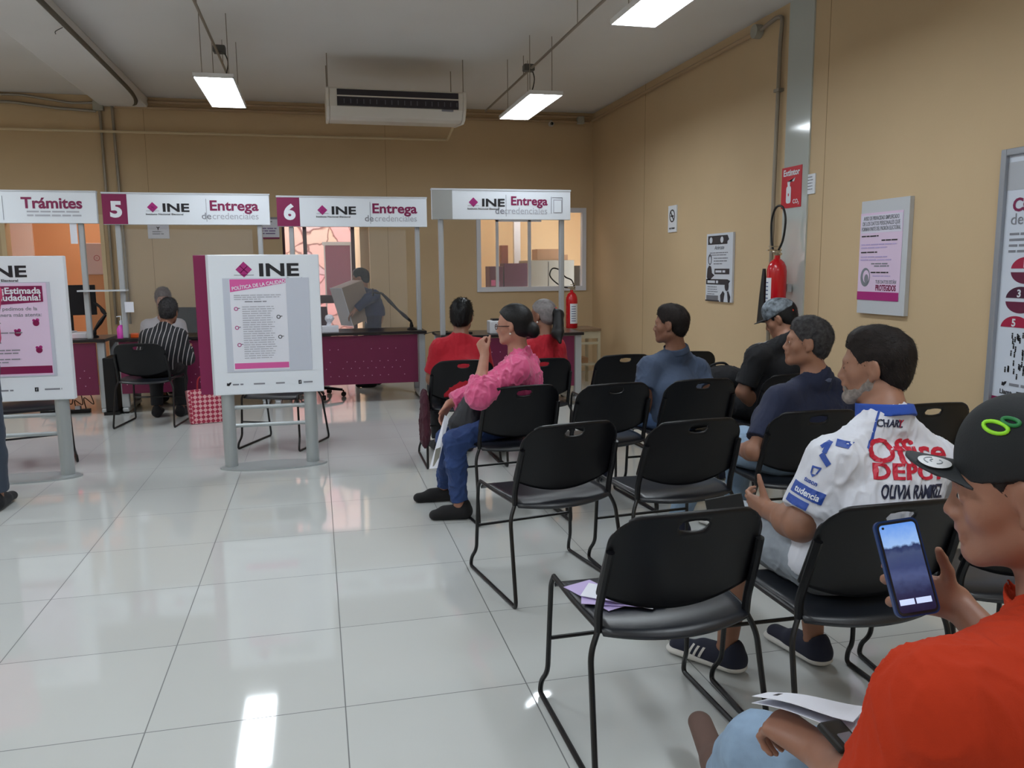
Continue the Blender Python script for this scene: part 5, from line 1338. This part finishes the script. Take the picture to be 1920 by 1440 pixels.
b = MB(); vs_ = [b.bm.verts.new(p-Vector(t.location)) for p in f_]; b.bm.faces.new(vs_); b.build('sheet', PAPER, t, thick=.0015)
b = MB(); o_ = atD(817, 842, 4.60)-Vector(t.location); vs_ = [b.bm.verts.new(o_+Vector(p)) for p in ((0, 0, 0), (.03, 0, .01), (.01, 0, -.09), (-.02, 0, -.1))]; b.bm.faces.new(vs_); b.build('printed_part', GREYMET, t, thick=.001)

# ---- the two customers in red
J = seated(.99, 5.72, 2, s=.95); J['H'] = atD(866, 594, 5.92); J['N'] = atD(862, 636, 5.90); J['SL'] = atD(827, 655, 5.85); J['SR'] = atD(898, 655, 5.95); J['C'] = (J['SL']+J['SR'])/2+Vector((0, 0, -.11))
J['EL'] = J['SL']+Vector((-.06, .04, -.22)); J['ER'] = J['SR']+Vector((.06, .04, -.22)); J['WL'] = J['EL']+Vector((.05, .22, -.0)); J['WR'] = J['ER']+Vector((-.05, .22, -.0))
person('person', 'customer in a red T-shirt with short black hair, left of the two in red', J, head_frame(22, -4), .007, 'brown', .96, b=1.18, belly=.06, hair='full', haircol='black', shirt=REDF, pants=BLACKF, shoes=BLACKF, fold=.004, armr=1.2)
J = seated(1.50, 5.64, 8, s=.95); J['H'] = atD(1017, 592, 5.94); J['N'] = atD(1024, 636, 5.94); J['SL'] = atD(996, 655, 5.86); J['SR'] = atD(1043, 652, 6.0); J['C'] = (J['SL']+J['SR'])/2+Vector((0, 0, -.11)); J['EL'] = J['SL']+Vector((-.05, .05, -.2)); J['ER'] = J['SR']+Vector((.05, .05, -.2))
J['WL'] = J['EL']+Vector((.05, .2, 0)); J['WR'] = J['ER']+Vector((-.05, .2, 0))
pr = person('person', 'woman in a red top with grey hair and a long dark ponytail', J, head_frame(-42, -3), .007, 'brown', .93, b=.98, belly=.03, hair='pony', haircol='grey', shirt=REDF, pants=BLACKF, shoes=BLACKF, fem=True, fold=.004, sleeve='short')
hm = J['H']; tl = [pr['L'](0, -.105, .035), pr['L'](0, -.15, .0), atD(1046, 625, 5.80), atD(1050, 642, 5.76)]
F = Field(hm-Vector((.35, .35, .4)), hm+Vector((.35, .35, .2)), .006)
for k, (a, c_, r1, r2) in enumerate(((0, 1, .025, .038), (1, 2, .038, .042), (2, 3, .042, .012))): F.cone(tl[a], tl[c_], r1, r2, .02)
sdf_obj('ponytail', F, HAIRM['black'], pr['t'], strands(.004, 60))
MB().lathe([(.018, -.012), (.03, -.008), (.03, .008), (.018, .012)], tl[0]-pr['base'], 14, 'y').build('hair_tie', mat('red_scrunchie', (206, 24, 30), .6), pr['t'], smooth='all')
MB().sphere(pr['L'](-.079, .0, -.046)-pr['base'], .007).build('earring', mat('pearl', (236, 230, 224), .2), pr['t'], smooth='all')

# ---- customer and clerk at desk 5
STRIPE = bpy.data.materials.new('black_white_stripes'); STRIPE.use_nodes = True; nt = STRIPE.node_tree; bb = nt.nodes['Principled BSDF']; bb.inputs['Roughness'].default_value = .8
tc = nt.nodes.new('ShaderNodeTexCoord'); wv = nt.nodes.new('ShaderNodeTexWave'); wv.inputs['Scale'].default_value = 8.5; wv.inputs['Distortion'].default_value = .6; wv.inputs['Detail'].default_value = 1
mp_ = nt.nodes.new('ShaderNodeMapping'); mp_.inputs['Rotation'].default_value = (0, -.22, 0); rp = nt.nodes.new('ShaderNodeValToRGB'); rp.color_ramp.elements[0].position = .90; rp.color_ramp.elements[1].position = .97
rp.color_ramp.elements[0].color = rgb(20, 20, 26); rp.color_ramp.elements[1].color = rgb(168, 164, 166)
nt.links.new(tc.outputs['Object'], mp_.inputs[0]); nt.links.new(mp_.outputs[0], wv.inputs['Vector']); nt.links.new(wv.outputs['Fac'], rp.inputs[0]); nt.links.new(rp.outputs[0], bb.inputs['Base Color'])
J = seated(-1.48, 7.98, -8, lean=(.10, .10), s=.93); J['H'] = atD(317, 585, 7.52); J['N'] = atD(308, 612, 7.44)+Vector((0, 0, -.015)); J['SL'] = atD(277, 632, 7.4); J['SR'] = atD(336, 630, 7.45); J['C'] = (J['SL']+J['SR'])/2+Vector((0, -.02, -.11))
J['EL'] = atD(268, 672, 7.45); J['WL'] = J['EL']+Vector((.12, .2, .03)); J['ER'] = atD(352, 672, 7.5); J['WR'] = J['ER']+Vector((-.02, .22, .08))
person('person', 'customer in a black and white striped blouse sitting at desk 5', J, head_frame(12, -6), .007, 'brown', .93, b=1.02, belly=.04, hair='full', haircol='salt', shirt=STRIPE, sleeve=.85, pants=BLACKF, shoes=BLACKF, fem=True, fold=.004)
J = seated(-1.52, 9.62, 178, s=.95); J['H'] = atD(306, 562, 8.85); J['N'] = atD(306, 600, 8.9); J['SL'] = J['N']+Vector((.16, .0, -.06)); J['SR'] = J['N']+Vector((-.16, 0, -.06)); J['C'] = J['N']+Vector((0, .02, -.15)); J['W'] = Vector((-1.55, 9.55, .66))
J['EL'] = J['SL']+Vector((.06, -.04, -.2)); J['WL'] = J['EL']+Vector((.02, -.22, .02)); J['ER'] = J['SR']+Vector((-.05, -.04, -.2)); J['WR'] = J['ER']+Vector((.05, -.2, .02))
person('person', 'clerk with ash-coloured hair behind desk 5, half hidden by the striped customer', J, head_frame(170, -6), .008, 'rosy', .97, b=1.0, hair='full', haircol='auburn', shirt=fab('grey_white_blouse', (196, 192, 200)), sleeve=.85, pants=BLACKF, shoes=BLACKF, fem=True)
def office_chair(x, y, rz, label, m=BLACKF):
    t = thing('office_chair', label, 'chair', (x, y, 0), rz)
    MB().lathe([(.05, .10), (.03, .12), (.025, .40), (.06, .42)], seg=14).build('gas_column', BLACK_MT, t, smooth=True)
    for k in range(5):
        a = 2*PI*k/5+.3; c_, s_ = math.cos(a), math.sin(a)
        MB().tube([(0, 0, .11), (.26*c_, .26*s_, .075)], [.022, .014], 8).build('base_arm', BLACK_MT, t, smooth=True)
        MB().tube([(.27*c_-.02*s_, .27*s_+.02*c_, .028), (.27*c_+.02*s_, .27*s_-.02*c_, .028)], .027, 12).tube([(.27*c_, .27*s_, .03), (.265*c_, .265*s_, .075)], .008, 6).build('caster', RUBBER, t, smooth=True)
    MB().box(-.23, -.22, .42, .23, .24, .47, bev=.02).build('seat', m, t, bevel=.01)
    MB().grid(lambda u, v: Vector(((u-.5)*.44*(1-.15*v), -.24-.04*(1-(2*u-1)**2)-.04*v, .53+.45*v)), 10, 8).build('backrest', m, t, smooth='all', thick=.035)
    MB().tube([(0, -.15, .43), (0, -.29, .45), (0, -.29, .7)], .016, 8).build('back_support', BLACK_MT, t, smooth=True)
    return t
office_chair(-1.52, 9.68, PI, 'swivel chair of the clerk behind desk 5')
office_chair(-.02, 9.15, PI+.2, 'empty dark swivel chair behind desk 6, beside the tissue box', fab('dark_maroon_fabric', (62, 18, 34)))

# ---- man carrying a box in the doorway
J = dict(P=Vector((.62, 9.9, .88)), W=Vector((.62, 9.88, 1.02)), C=Vector((.61, 9.86, 1.16)), N=Vector((.60, 9.84, 1.34)), H=atD(676, 522, 9.75), SL=Vector((.60, 10.0, 1.28)), SR=Vector((.62, 9.7, 1.28)), HL=Vector((.62, 9.98, .86)), HR=Vector((.62, 9.80, .86)),
    KL=Vector((.56, 10.0, .47)), KR=Vector((.62, 9.80, .47)), AL=Vector((.64, 10.0, .09)), AR=Vector((.56, 9.80, .09)), TL=Vector((.52, 10.0, .035)), TR=Vector((.44, 9.80, .035)), EL=Vector((.52, 10.08, 1.06)), ER=Vector((.55, 9.62, 1.06)), WL=Vector((.36, 10.0, .93)), WR=Vector((.40, 9.62, .93)))
J['N'] = J['H']+Vector((.02, 0, -.14)); dz = J['N'].z-1.34
for k in ('SL', 'SR', 'C', 'W'): J[k] = J[k]+Vector((0, 0, dz))
for k in J: J[k] = J[k]+Vector((.03, -.05, 0)) if k not in ('H', 'N') else J[k]
person('person', 'man in dark blue walking past the glass door with a bundle in his arms', J, head_frame(-75, -12), .008, 'tan', .95, hair='short', haircol='black', shirt=fab('dusk_blue', (44, 52, 84)), sleeve=.9, pants=NAVY, shoes=BLACKF)
t = thing('carried_box', 'tilted tan box with a white side carried past the glass door', 'box', atD(660, 566, 9.55)); t.rotation_euler = (0, math.radians(-17), math.radians(30))
MB().box(-.15, -.12, -.24, .15, .12, .22, bev=.008).build('box_body', mat('taupe_box', (150, 132, 118), .6), t); MB().box(-.158, -.125, -.24, -.15, .125, .22).build('white_side', PAPER, t)

# ---- person standing at the left edge
J = dict(P=Vector((-2.02, 5.05, .86)), W=Vector((-2.02, 5.04, 1.0)), C=Vector((-2.02, 5.03, 1.16)), N=Vector((-2.02, 5.04, 1.33)), H=Vector((-2.02, 5.08, 1.47)), SL=Vector((-2.19, 5.03, 1.28)), SR=Vector((-1.85, 5.03, 1.28)), HL=Vector((-2.11, 5.05, .84)), HR=Vector((-1.94, 5.05, .84)),
    KL=Vector((-2.13, 5.12, .46)), KR=Vector((-1.92, 5.06, .46)), AL=Vector((-2.13, 5.05, .09)), AR=Vector((-1.91, 5.06, .09)), TL=Vector((-2.15, 5.2, .035)), TR=Vector((-1.9, 5.22, .035)), EL=Vector((-2.26, 5.06, 1.05)), ER=Vector((-1.875, 5.06, 1.02)), WL=Vector((-2.15, 5.25, .98)), WR=Vector((-1.95, 5.25, .98)))
for k in J: J[k] = J[k]+Vector((.02, .20, 0))
person('person', 'person in a pink top and dark wide trousers standing at the left edge', J, head_frame(0, 0), .008, 'tan', .95, hair='full', haircol='black', shirt=fab('pink_knit', (196, 60, 104)), sleeve=.7, pants=fab('dark_slate_denim', (52, 62, 78)), shoes=BLACKF, legr=1.15, pg=.016, fold=.006)

# ---- man in the orange shirt in front
fw = head_frame(-44, -8)
J = seated(1.16, .84, 12, s=1.0)
J['H'] = atD(1782, 955, 1.22)-(fw @ Vector((0, .100, -.030)))*.98
J['N'] = J['H']+Vector((.05, -.035, -.180)); J['SL'] = atD(1765, 1330, .99); J['SR'] = J['SL']+Vector((.33, -.02, .03)); J['C'] = (J['SL']+J['SR'])/2+Vector((.02, -.02, -.10)); J['W'] = Vector((1.10, .80, .66)); J['P'] = Vector((1.14, .84, .535))
J['HL'] = Vector((1.05, .90, .515)); J['HR'] = Vector((1.23, .90, .515))
J['KL'] = atD(1428, 1408, 1.54); J['AL'] = atZ(1362, 1452, .12); J['TL'] = atZ(1318, 1368, .11)
J['KR'] = Vector((1.22, 1.30, .50)); J['AR'] = Vector((1.25, 1.35, .09)); J['TR'] = Vector((1.25, 1.5, .035))
J['EL'] = atD(1650, 1540, 1.08); J['WL'] = atD(1530, 1405, 1.30)
J['WR'] = atD(1793, 1130, 1.385); J['ER'] = J['SR']+Vector((.02, .12, -.20))
def wrapfing(F, L):
    for a_, b_, c_ in (((1722, 1094, 1.385), (1660, 1086, 1.362), (1669, 1082, 1.330)), ((1728, 1122, 1.385), (1670, 1128, 1.352), (1680, 1125, 1.318))):
        F.cone(atD(*a_), atD(*b_), .0095, .0085, .004); F.cone(atD(*b_), atD(*c_), .0085, .0072, .003)
po = person('person', 'man in an orange-red shirt and black cap in front, holding a phone and papers', J, fw, .0042, 'deep', .98, b=1.02, belly=.03, hair='crop', haircol='dark', shirt=ORANGE, bodyfn=wrapfing, pants=DENIM_L, shoes=fab('brown_suede', (108, 84, 76)), collar=ORANGE, armr=1.0, fold=.0032, sg=.018, nstr=300, shirtres=.005,
    hands=dict(L=dict(d=(-.12, .30, .04), pn=(.1, .2, -.9), curl=(1.0, 1.1, .6), thumb=(.75, .5, .3), tc=.2),
               R=dict(d=atD(1690, 1102, 1.385)-J['WR'], pn=atD(1800, 1120, 1.0)-J['WR'], fc=((.1, .3, .3), (.35, 1.35, .9), (.35, 1.35, .9), (.4, 1.3, .9)), thumb=(.5, .75, .5), tc=.35, s=.9)))
cap = capfn(po, mat('black_cap_fabric', (20, 24, 28), .8, bump=.2, bscale=500), 0, mat('charcoal_brim', (44, 48, 52), .75, bump=.2, bscale=500), 0, 0, hs=.98, upk=.27, blen=.070, bc=.016, slope=.3)
L, bs, M = po['L'], po['base'], po['M']
# round white sticker with a grey swirl on the brim
def onbrim(x, y, lift): return L(x, y, .040-.012*(x/.072)**2+.27*(y-.075)+.003+lift)-bs
b = MB(); n = 24; cx, cy, r = -.030, .112, .0225
c0 = b.bm.verts.new(onbrim(cx, cy, 0)); rg = [b.bm.verts.new(onbrim(cx+r*math.cos(2*PI*k/n), cy+r*math.sin(2*PI*k/n), 0)) for k in range(n)]
for k in range(n): b.bm.faces.new((c0, rg[k], rg[(k+1) % n]))
b.build('round_sticker', mat('sticker_white', (226, 228, 232), .3), cap, thick=.0006, offset=1)
b = MB()
for k, (r1, a0, a1) in enumerate(((.014, 20, 160), (.010, 200, 340), (.006, 30, 150))):
    b.tube([onbrim(cx+r1*math.cos(math.radians(a)), cy+r1*math.sin(math.radians(a)), .0008) for a in range(a0, a1, 14)], .001, 5)
b.build('sticker_mark', mat('sticker_grey', (140, 146, 152), .4), cap)
# green embroidered rings on the cap front
dg = bpy.context.evaluated_depsgraph_get(); dg.update(); _m = cap.evaluated_get(dg).to_mesh(); CT = BVHTree.FromPolygons([v_.co for v_ in _m.vertices], [tuple(p_.vertices) for p_ in _m.polygons])
def oncap(th, z, lift=.001):
    p0 = L(0, -.012, .03)-bs; dr = (M @ Vector((math.sin(th), math.cos(th), z*12.0))).normalized(); h = CT.ray_cast(p0+dr*.3, -dr)
    return (h[0] if h[0] is not None else p0+dr*.1)+dr*lift
for nm, m_, tc_, zc, ra, rz_ in (('green_ring', mat('lime_thread', (150, 226, 40), .5), -1.0, .084, .22, .013), ('green_loop', mat('green_thread', (26, 120, 60), .5), -1.25, .102, .15, .011)):
    b = MB(); b.tube([oncap(tc_+ra*math.cos(a)+.5*rz_*10*math.sin(a), zc+rz_*math.sin(a)) for a in [k*2*PI/20 for k in range(20)]], .003, 6, closed=True); b.build(nm, m_, cap, smooth='all')
# phone
scn = [atD(1648, 982, 1.335), atD(1711, 980, 1.335), atD(1757, 1138, 1.30), atD(1689, 1156, 1.30)]
cen = sum(scn, Vector())/4; ru = (scn[1]-scn[0]).normalized(); ux = ru; vy = ((scn[0]+scn[1])/2-(scn[2]+scn[3])/2).normalized(); nz_ = ux.cross(vy).normalized()
if nz_.y > 0: nz_ = -nz_
ux = vy.cross(nz_).normalized(); 
if ux.dot(ru) < 0: ux = -ux
pw, phh = .066, .148
t = thing('smartphone', 'smartphone showing a landscape picture, held up by the man in the orange shirt', 'phone', cen)
fp_ = lambda u, v, w_: ux*u+vy*v+nz_*w_
MB().prism(rounded(pw+.006, phh+.006, .011), -.009, -.0005, fp_).build('phone_case', mat('blue_case', (24, 56, 110), .35), t, smooth=True)
MB().prism(rounded(pw, phh, .009), -.001, .0006, fp_).build('bezel', RUBBER, t)
def screen_mat(nm, c, e): return mat(nm, c, .15, emit=c, es=e)
S = Sheet(t, cen-cen-ux*pw/2-vy*phh/2, ux, vy, nz_)
SKY1 = bpy.data.materials.new('screen_picture'); SKY1.use_nodes = True; nt = SKY1.node_tree; pb = nt.nodes['Principled BSDF']; pb.inputs['Roughness'].default_value = .15; pb.inputs['Base Color'].default_value = (0, 0, 0, 1)
tc = nt.nodes.new('ShaderNodeTexCoord'); vt = nt.nodes.new('ShaderNodeVectorMath'); vt.operation = 'DOT_PRODUCT'; vt.inputs[1].default_value = vy; nt.links.new(tc.outputs['Object'], vt.inputs[0])
ns = nt.nodes.new('ShaderNodeTexNoise'); ns.inputs['Scale'].default_value = 90; ns.inputs['Detail'].default_value = 4; nt.links.new(tc.outputs['Object'], ns.inputs['Vector'])
ma = nt.nodes.new('ShaderNodeMath'); ma.operation = 'MULTIPLY_ADD'; ma.inputs[1].default_value = 1/.148; ma.inputs[2].default_value = .42; nt.links.new(vt.outputs['Value'], ma.inputs[0])
mb_ = nt.nodes.new('ShaderNodeMath'); mb_.operation = 'MULTIPLY_ADD'; mb_.inputs[1].default_value = .14; nt.links.new(ns.outputs['Fac'], mb_.inputs[0]); nt.links.new(ma.outputs[0], mb_.inputs[2])
cr_ = nt.nodes.new('ShaderNodeValToRGB'); el = cr_.color_ramp.elements; el[0].position = 0; el[0].color = rgb(24, 26, 50); el[1].position = 1; el[1].color = rgb(84, 140, 226)
for p_, c_ in ((.22, (40, 44, 76)), (.4, (74, 84, 124)), (.5, (58, 68, 108)), (.64, (66, 78, 112)), (.70, (40, 52, 92)), (.74, (150, 184, 232))):
    e_ = el.new(p_); e_.color = rgb(*c_)
nt.links.new(mb_.outputs[0], cr_.inputs[0]); nt.links.new(cr_.outputs[0], pb.inputs['Emission Color']); pb.inputs['Emission Strength'].default_value = .8
S.poly('screen', SKY1, rounded(pw-.006, phh-.008, .006, 5, pw/2, phh/2), .0008, .0004)
S.rect('screen_buttons', screen_mat('screen_pale', (170, 184, 214), .8), .006, .016, .030, .025, .0014, .0002); S.rect('screen_buttons', screen_mat('screen_pale', (170, 184, 214), .8), .033, .016, .058, .025, .0014, .0002)
S.disc('front_camera', RUBBER, .009, phh-.009, .002, .0014); S.flush()
# papers in the left hand
t = thing('document', 'white document lying across the knee of the man in the orange shirt', 'paper', atD(1520, 1330, 1.30))
f_ = [atD(1410, 1306, 1.36), atD(1440, 1299, 1.42), atD(1625, 1322, 1.36), atD(1600, 1350, 1.24)]
b = MB(); g_ = lambda u, v: (f_[0].lerp(f_[3], u)).lerp(f_[1].lerp(f_[2], u), v)+Vector((0, 0, .004*math.sin(u*5)))-Vector(t.location)
b.grid(g_, 10, 4); b.build('sheet', PAPER, t, thick=.001)
b = MB(); b.grid(lambda u, v: g_(u, v)+Vector((0, 0, -.012-.006*u)), 10, 4); b.build('lower_sheet', PAPER, t, thick=.001)
b = MB(); b.grid(lambda u, v: g_(.14+.05*u, .45+.35*v)+Vector((0, 0, .0012)), 2, 2); b.build('ink_stamp', INK, t, thick=.0003)
t = thing('card_wallet', 'black patterned wallet under the document on the knee', 'wallet', atD(1580, 1375, 1.22)); q0 = atD(1580, 1375, 1.22)
MB().box(-.035, -.025, -.012, .035, .025, .0, bev=.004).build('wallet_body', RUBBER, t); MB().box(-.02, -.02, .0, .02, .0, .002).build('wallet_print', GREY_INK, t); t.rotation_euler = (.5, .3, .5)
# papers on the empty front chair
t = thing('leaflet_stack', 'lavender and white leaflets lying on the seat of the front chair', 'paper', (.83, 2.20, .432))
for k, (x, y, r_, w_, h_, m_) in enumerate(((-.06, -.04, .35, .1, .21, LAVENDER), (-.02, -.09, 1.25, .1, .21, LAVENDER), (-.01, -.08, 1.0, .1, .21, PAPER), (.02, -.1, 1.35, .09, .18, LAVENDER))):
    Mx = Matrix.Translation((x, y, .004*k+.006)) @ Matrix.Rotation(r_, 4, 'Z') @ Matrix.Rotation(.03*k, 4, 'X')
    MB().box(-w_/2, -h_/2, 0, w_/2, h_/2, .0015, M=Mx).build('leaflet', m_, t)

# ================================================================ small things on and around the desks
def monitor(x, y, rz, label, z=.745):
    t = thing('monitor', label, 'monitor', (x, y, z), rz)
    MB().box(-.12, -.09, 0, .12, .09, .012, bev=.003).build('stand_base', BLACK_PL, t); MB().box(-.02, .01, .01, .02, .03, .3).build('stand_neck', BLACK_PL, t)
    MB().box(-.24, -.015, .22, .24, .015, .52, bev=.006).build('screen_back', BLACK_PL, t); return t
monitor(-2.40, 8.95, .15, 'black monitor on the desk behind the left stand')
t = thing('web_camera', 'small round web camera on top of the left monitor', 'camera', (-2.43, 8.95, 1.266)); MB().lathe([(.01, -.012), (.028, -.01), (.028, .01), (.012, .012)], (0, 0, .03), 16, 'y').build('camera_body', BLACK_PL, t, smooth=True); MB().box(-.008, -.01, 0, .008, .01, .008).build('clip', BLACK_PL, t)
def arm_mic(pts, label, r=.02, disc=True):
    t = thing('document_camera', label, 'camera', pts[-1]); o = Vector(pts[-1]); P_ = [Vector(p)-o for p in pts]
    MB().lathe([(.05, 0), (.05, .012), (.02, .03), (.02, .05)], (0, 0, -.0), 18).build('base', BLACK_PL, t, smooth=True)
    n_ = len(P_)
    for i in range(n_-1):
        MB().tube([P_[i], P_[i].lerp(P_[i+1], .5), P_[i+1]], [r*.6, r, r*.65] if i else [r*.4, r*.6, r*.6], 8).build('arm_segment', BLACK_PL, t, smooth=True)
    if disc: MB().lathe([(.004, -.006), (.042, -.006), (.042, .006), (.004, .006)], P_[0], 18, 'x').build('camera_head', BLACK_PL, t, smooth=True)
    return t
arm_mic([atY(699, 548, 8.8), atY(716, 550, 8.8), atY(745, 580, 8.8), atY(771, 603, 8.8), (.985, 8.8, .745)], 'black jointed camera arm clamped on desk 6')
arm_mic([atY(176, 566, 8.85), atY(188, 576, 8.85), atY(198, 590, 8.85), atY(178, 618, 8.85), (-2.18, 8.85, .745)], 'black jointed camera arm behind the left stand', .022, False)
t = thing('tissue_box', 'white tissue box with a tissue sticking out on desk 6', 'tissue box', (.12, 8.72, .745)); MB().box(-.08, -.055, 0, .09, .055, .07, bev=.004).build('box_body', PAPER, t)
F = Field((-.08+.12, 8.62, .79), (.28-.12+.04, 8.82, .96), .004); F.cone((.11, 8.72, .81), (.12, 8.72, .85), .025, .015, .01); F.ell((.12, 8.72, .89), (.045, .03, .04), None, .02)
sdf_obj('tissue', F, PAPER, t, folds(.008, 160)).location = Vector((0, 0, 0))
t = thing('sanitizer_bottle', 'small bottle of pink gel on desk 5', 'bottle', (-1.88, 8.68, .745))
MB().lathe([(.045, 0), (.045, .09), (.03, .12), (.015, .13)], seg=18).build('gel_bottle', mat('pink_gel', (206, 70, 176), .25), t, smooth=True); MB().lathe([(.015, .13), (.015, .17), (.006, .175), (.006, .22)], seg=12).tube([(0, 0, .215), (-.04, 0, .21)], .006, 6).build('pump', WHITE, t, smooth=True)
tag(MB().box(-1.80, 8.66, .745, -1.73, 8.72, .79, bev=.005).build('orange_box', mat('orange_plastic', (226, 92, 30), .4)), 'small orange box on desk 5 beside the pink bottle', 'box')
t = thing('document_scanner', 'low white scanner with papers on the left desk', 'scanner', (-2.5, 8.80, .745)); MB().box(-.16, -.1, 0, .3, .12, .06, bev=.01).build('scanner_body', mat('scanner_white', (206, 208, 214), .4), t); MB().box(-.14, -.09, .061, .16, .1, .07).build('paper_pile', PAPER, t)
MB().box(.0, -.12, .07, .12, -.02, .09, bev=.005).build('black_reader', RUBBER, t)
tag(MB().box(-2.46, 8.60, .745, -2.34, 8.66, .785, bev=.012).build('fingerprint_reader', mat('red_lit', (236, 60, 84), .3, emit=(236, 40, 70), es=.9)), 'glowing red fingerprint reader on the left desk', 'reader')
t = thing('printer', 'white card printer on the desk before the two customers in red', 'printer', (1.74, 7.98, .745)); MB().box(-.08, -.08, 0, .08, .08, .13, bev=.01).build('printer_body', mat('scanner_white', (206, 208, 214), .4), t); MB().box(-.05, -.06, .13, .04, .06, .15, bev=.01).build('lid', BLACK_PL, t)
tag(MB().box(1.86, 7.95, .745, 2.06, 8.15, .86, bev=.003).build('cardboard_box', CARD), 'low cardboard box on the desk beside the white printer', 'box')
t = thing('keyboard', 'black keyboard on the desk before the customers in red', 'keyboard', (1.36, 8.05, .745)); MB().box(-.14, -.06, 0, .14, .06, .02, bev=.004).build('keyboard_body', BLACK_PL, t); MB().tube(catmull([(-.1, .0, .03), (-.25, .05, .02), (-.34, -.02, .006)]), .004, 6).build('cord', RUBBER, t)
tag(MB().tube(catmull([(-.1+1.12, 8.72, .752), (1.2-.12, 8.8, .755), (1.09, 8.95, .752)]), .006, 6).build('desk_cable', RUBBER), 'black cable lying on the right end of desk 6', 'cable')
t = thing('computer_tower', 'black computer tower between the desks on the left', 'computer', (-2.0, 8.75, 0)); MB().box(-.055, -.17, .03, .055, .2, .56, bev=.006).build('tower_case', BLACK_PL, t); MB().box(-.07, -.2, 0, .07, .22, .03).build('tower_tray', BLACK_MT, t)
t = thing('power_strip', 'tangle of black power leads and adapters under the left desk', 'cable', (-2.5, 8.8, 0))
MB().box(-.2, -.03, 0, .25, .03, .04, bev=.005).build('power_strip_body', BLACK_PL, t)
for k in range(5): MB().tube(catmull([(-.15+k*.09, 0, .04), (-.2+k*.1, .05*(k % 2), .12+.03*(k % 3)), (-.1+k*.1, -.06, .10), (.05+k*.03, .0, .22+.05*k), (.1, .05, .5)]), .005, 6).build('power_lead', RUBBER, t, smooth=True)
for k in range(3): MB().box(-.12+k*.12, -.05, .04, -.07+k*.12, .0, .075, bev=.004).build('adapter', mat('grey_plug', (170, 170, 174), .5), t)
# woven bag on the floor
WEAVE = bpy.data.materials.new('pink_woven_plastic'); WEAVE.use_nodes = True; nt = WEAVE.node_tree; tc = nt.nodes.new('ShaderNodeTexCoord'); ck = nt.nodes.new('ShaderNodeTexChecker'); ck.inputs['Scale'].default_value = 34
mp_ = nt.nodes.new('ShaderNodeMapping'); mp_.inputs['Rotation'].default_value = (0, .78, 0); ck.inputs[1].default_value = rgb(232, 176, 182); ck.inputs[2].default_value = rgb(178, 44, 76)
nt.links.new(tc.outputs['Object'], mp_.inputs[0]); nt.links.new(mp_.outputs[0], ck.inputs[0]); nt.links.new(ck.outputs[0], nt.nodes['Principled BSDF'].inputs['Base Color'])
t = thing('woven_bag', 'pink and white woven shopping bag on the floor beside the centre stand', 'bag', (-1.04, 7.92, 0), .25)
MB().grid(lambda u, v: Vector(((.15+.02*v)*(1 if .25 < u <= .75 else 1)*math.copysign(min(1, abs(math.cos(2*PI*u))*1.35), math.cos(2*PI*u)), (.09)*math.copysign(min(1, abs(math.sin(2*PI*u))*1.35), math.sin(2*PI*u)), .004+.30*v-.02*v*math.sin(2*PI*u))), 32, 6).box(-.14, -.085, .003, .14, .085, .008).build('bag_body', WEAVE, t, thick=.004)
MB().tube(catmull([(-.08, -.08, .29), (-.06, -.07, .42), (.04, -.07, .43), (.07, -.08, .29)]), .008, 8).build('handle', mat('red_handle', (150, 20, 40), .5), t, smooth=True)
# maroon bag hanging on the chair of the short-haired customer
t = thing('maroon_bag', 'dark maroon cloth bag hanging at the side of the far left chair', 'bag', (.70, 5.62, .2))
F = Field((.55, 5.4, .12), (.85, 5.95, .6), .006); F.cone((.705, 5.62, .28), (.705, 5.62, .46), .12, .10, .01, flat=(1, 0, 0), fs=.28); F.cone((.70, 5.62, .24), (.70, 5.66, .3), .10, .10, .02, flat=(1, 0, 0), fs=.3)
sdf_obj('bag_body', F, fab('maroon_cloth', (64, 14, 34)), t, folds(.006, 60))
# brown shade of the left waiting things
for k, (x, lb) in enumerate(((3.02, 'dark smoke detector camera on the wall pipes near the right corner'),)):
    t = thing('security_camera', lb, 'camera', (x-.0, BW-.06, 3.22)); MB().lathe([(.03, -.03), (.035, 0), (.03, .03)], (0, 0, 0), 14, 'y').build('camera_body', mat('camera_white', (190, 188, 184), .4), t, smooth=True); MB().sphere((0, -.03, 0), .02).build('lens', RUBBER, t, smooth='all'); MB().box(-.01, 0, .0, .01, .06, .05).build('mount', GREYMET, t)
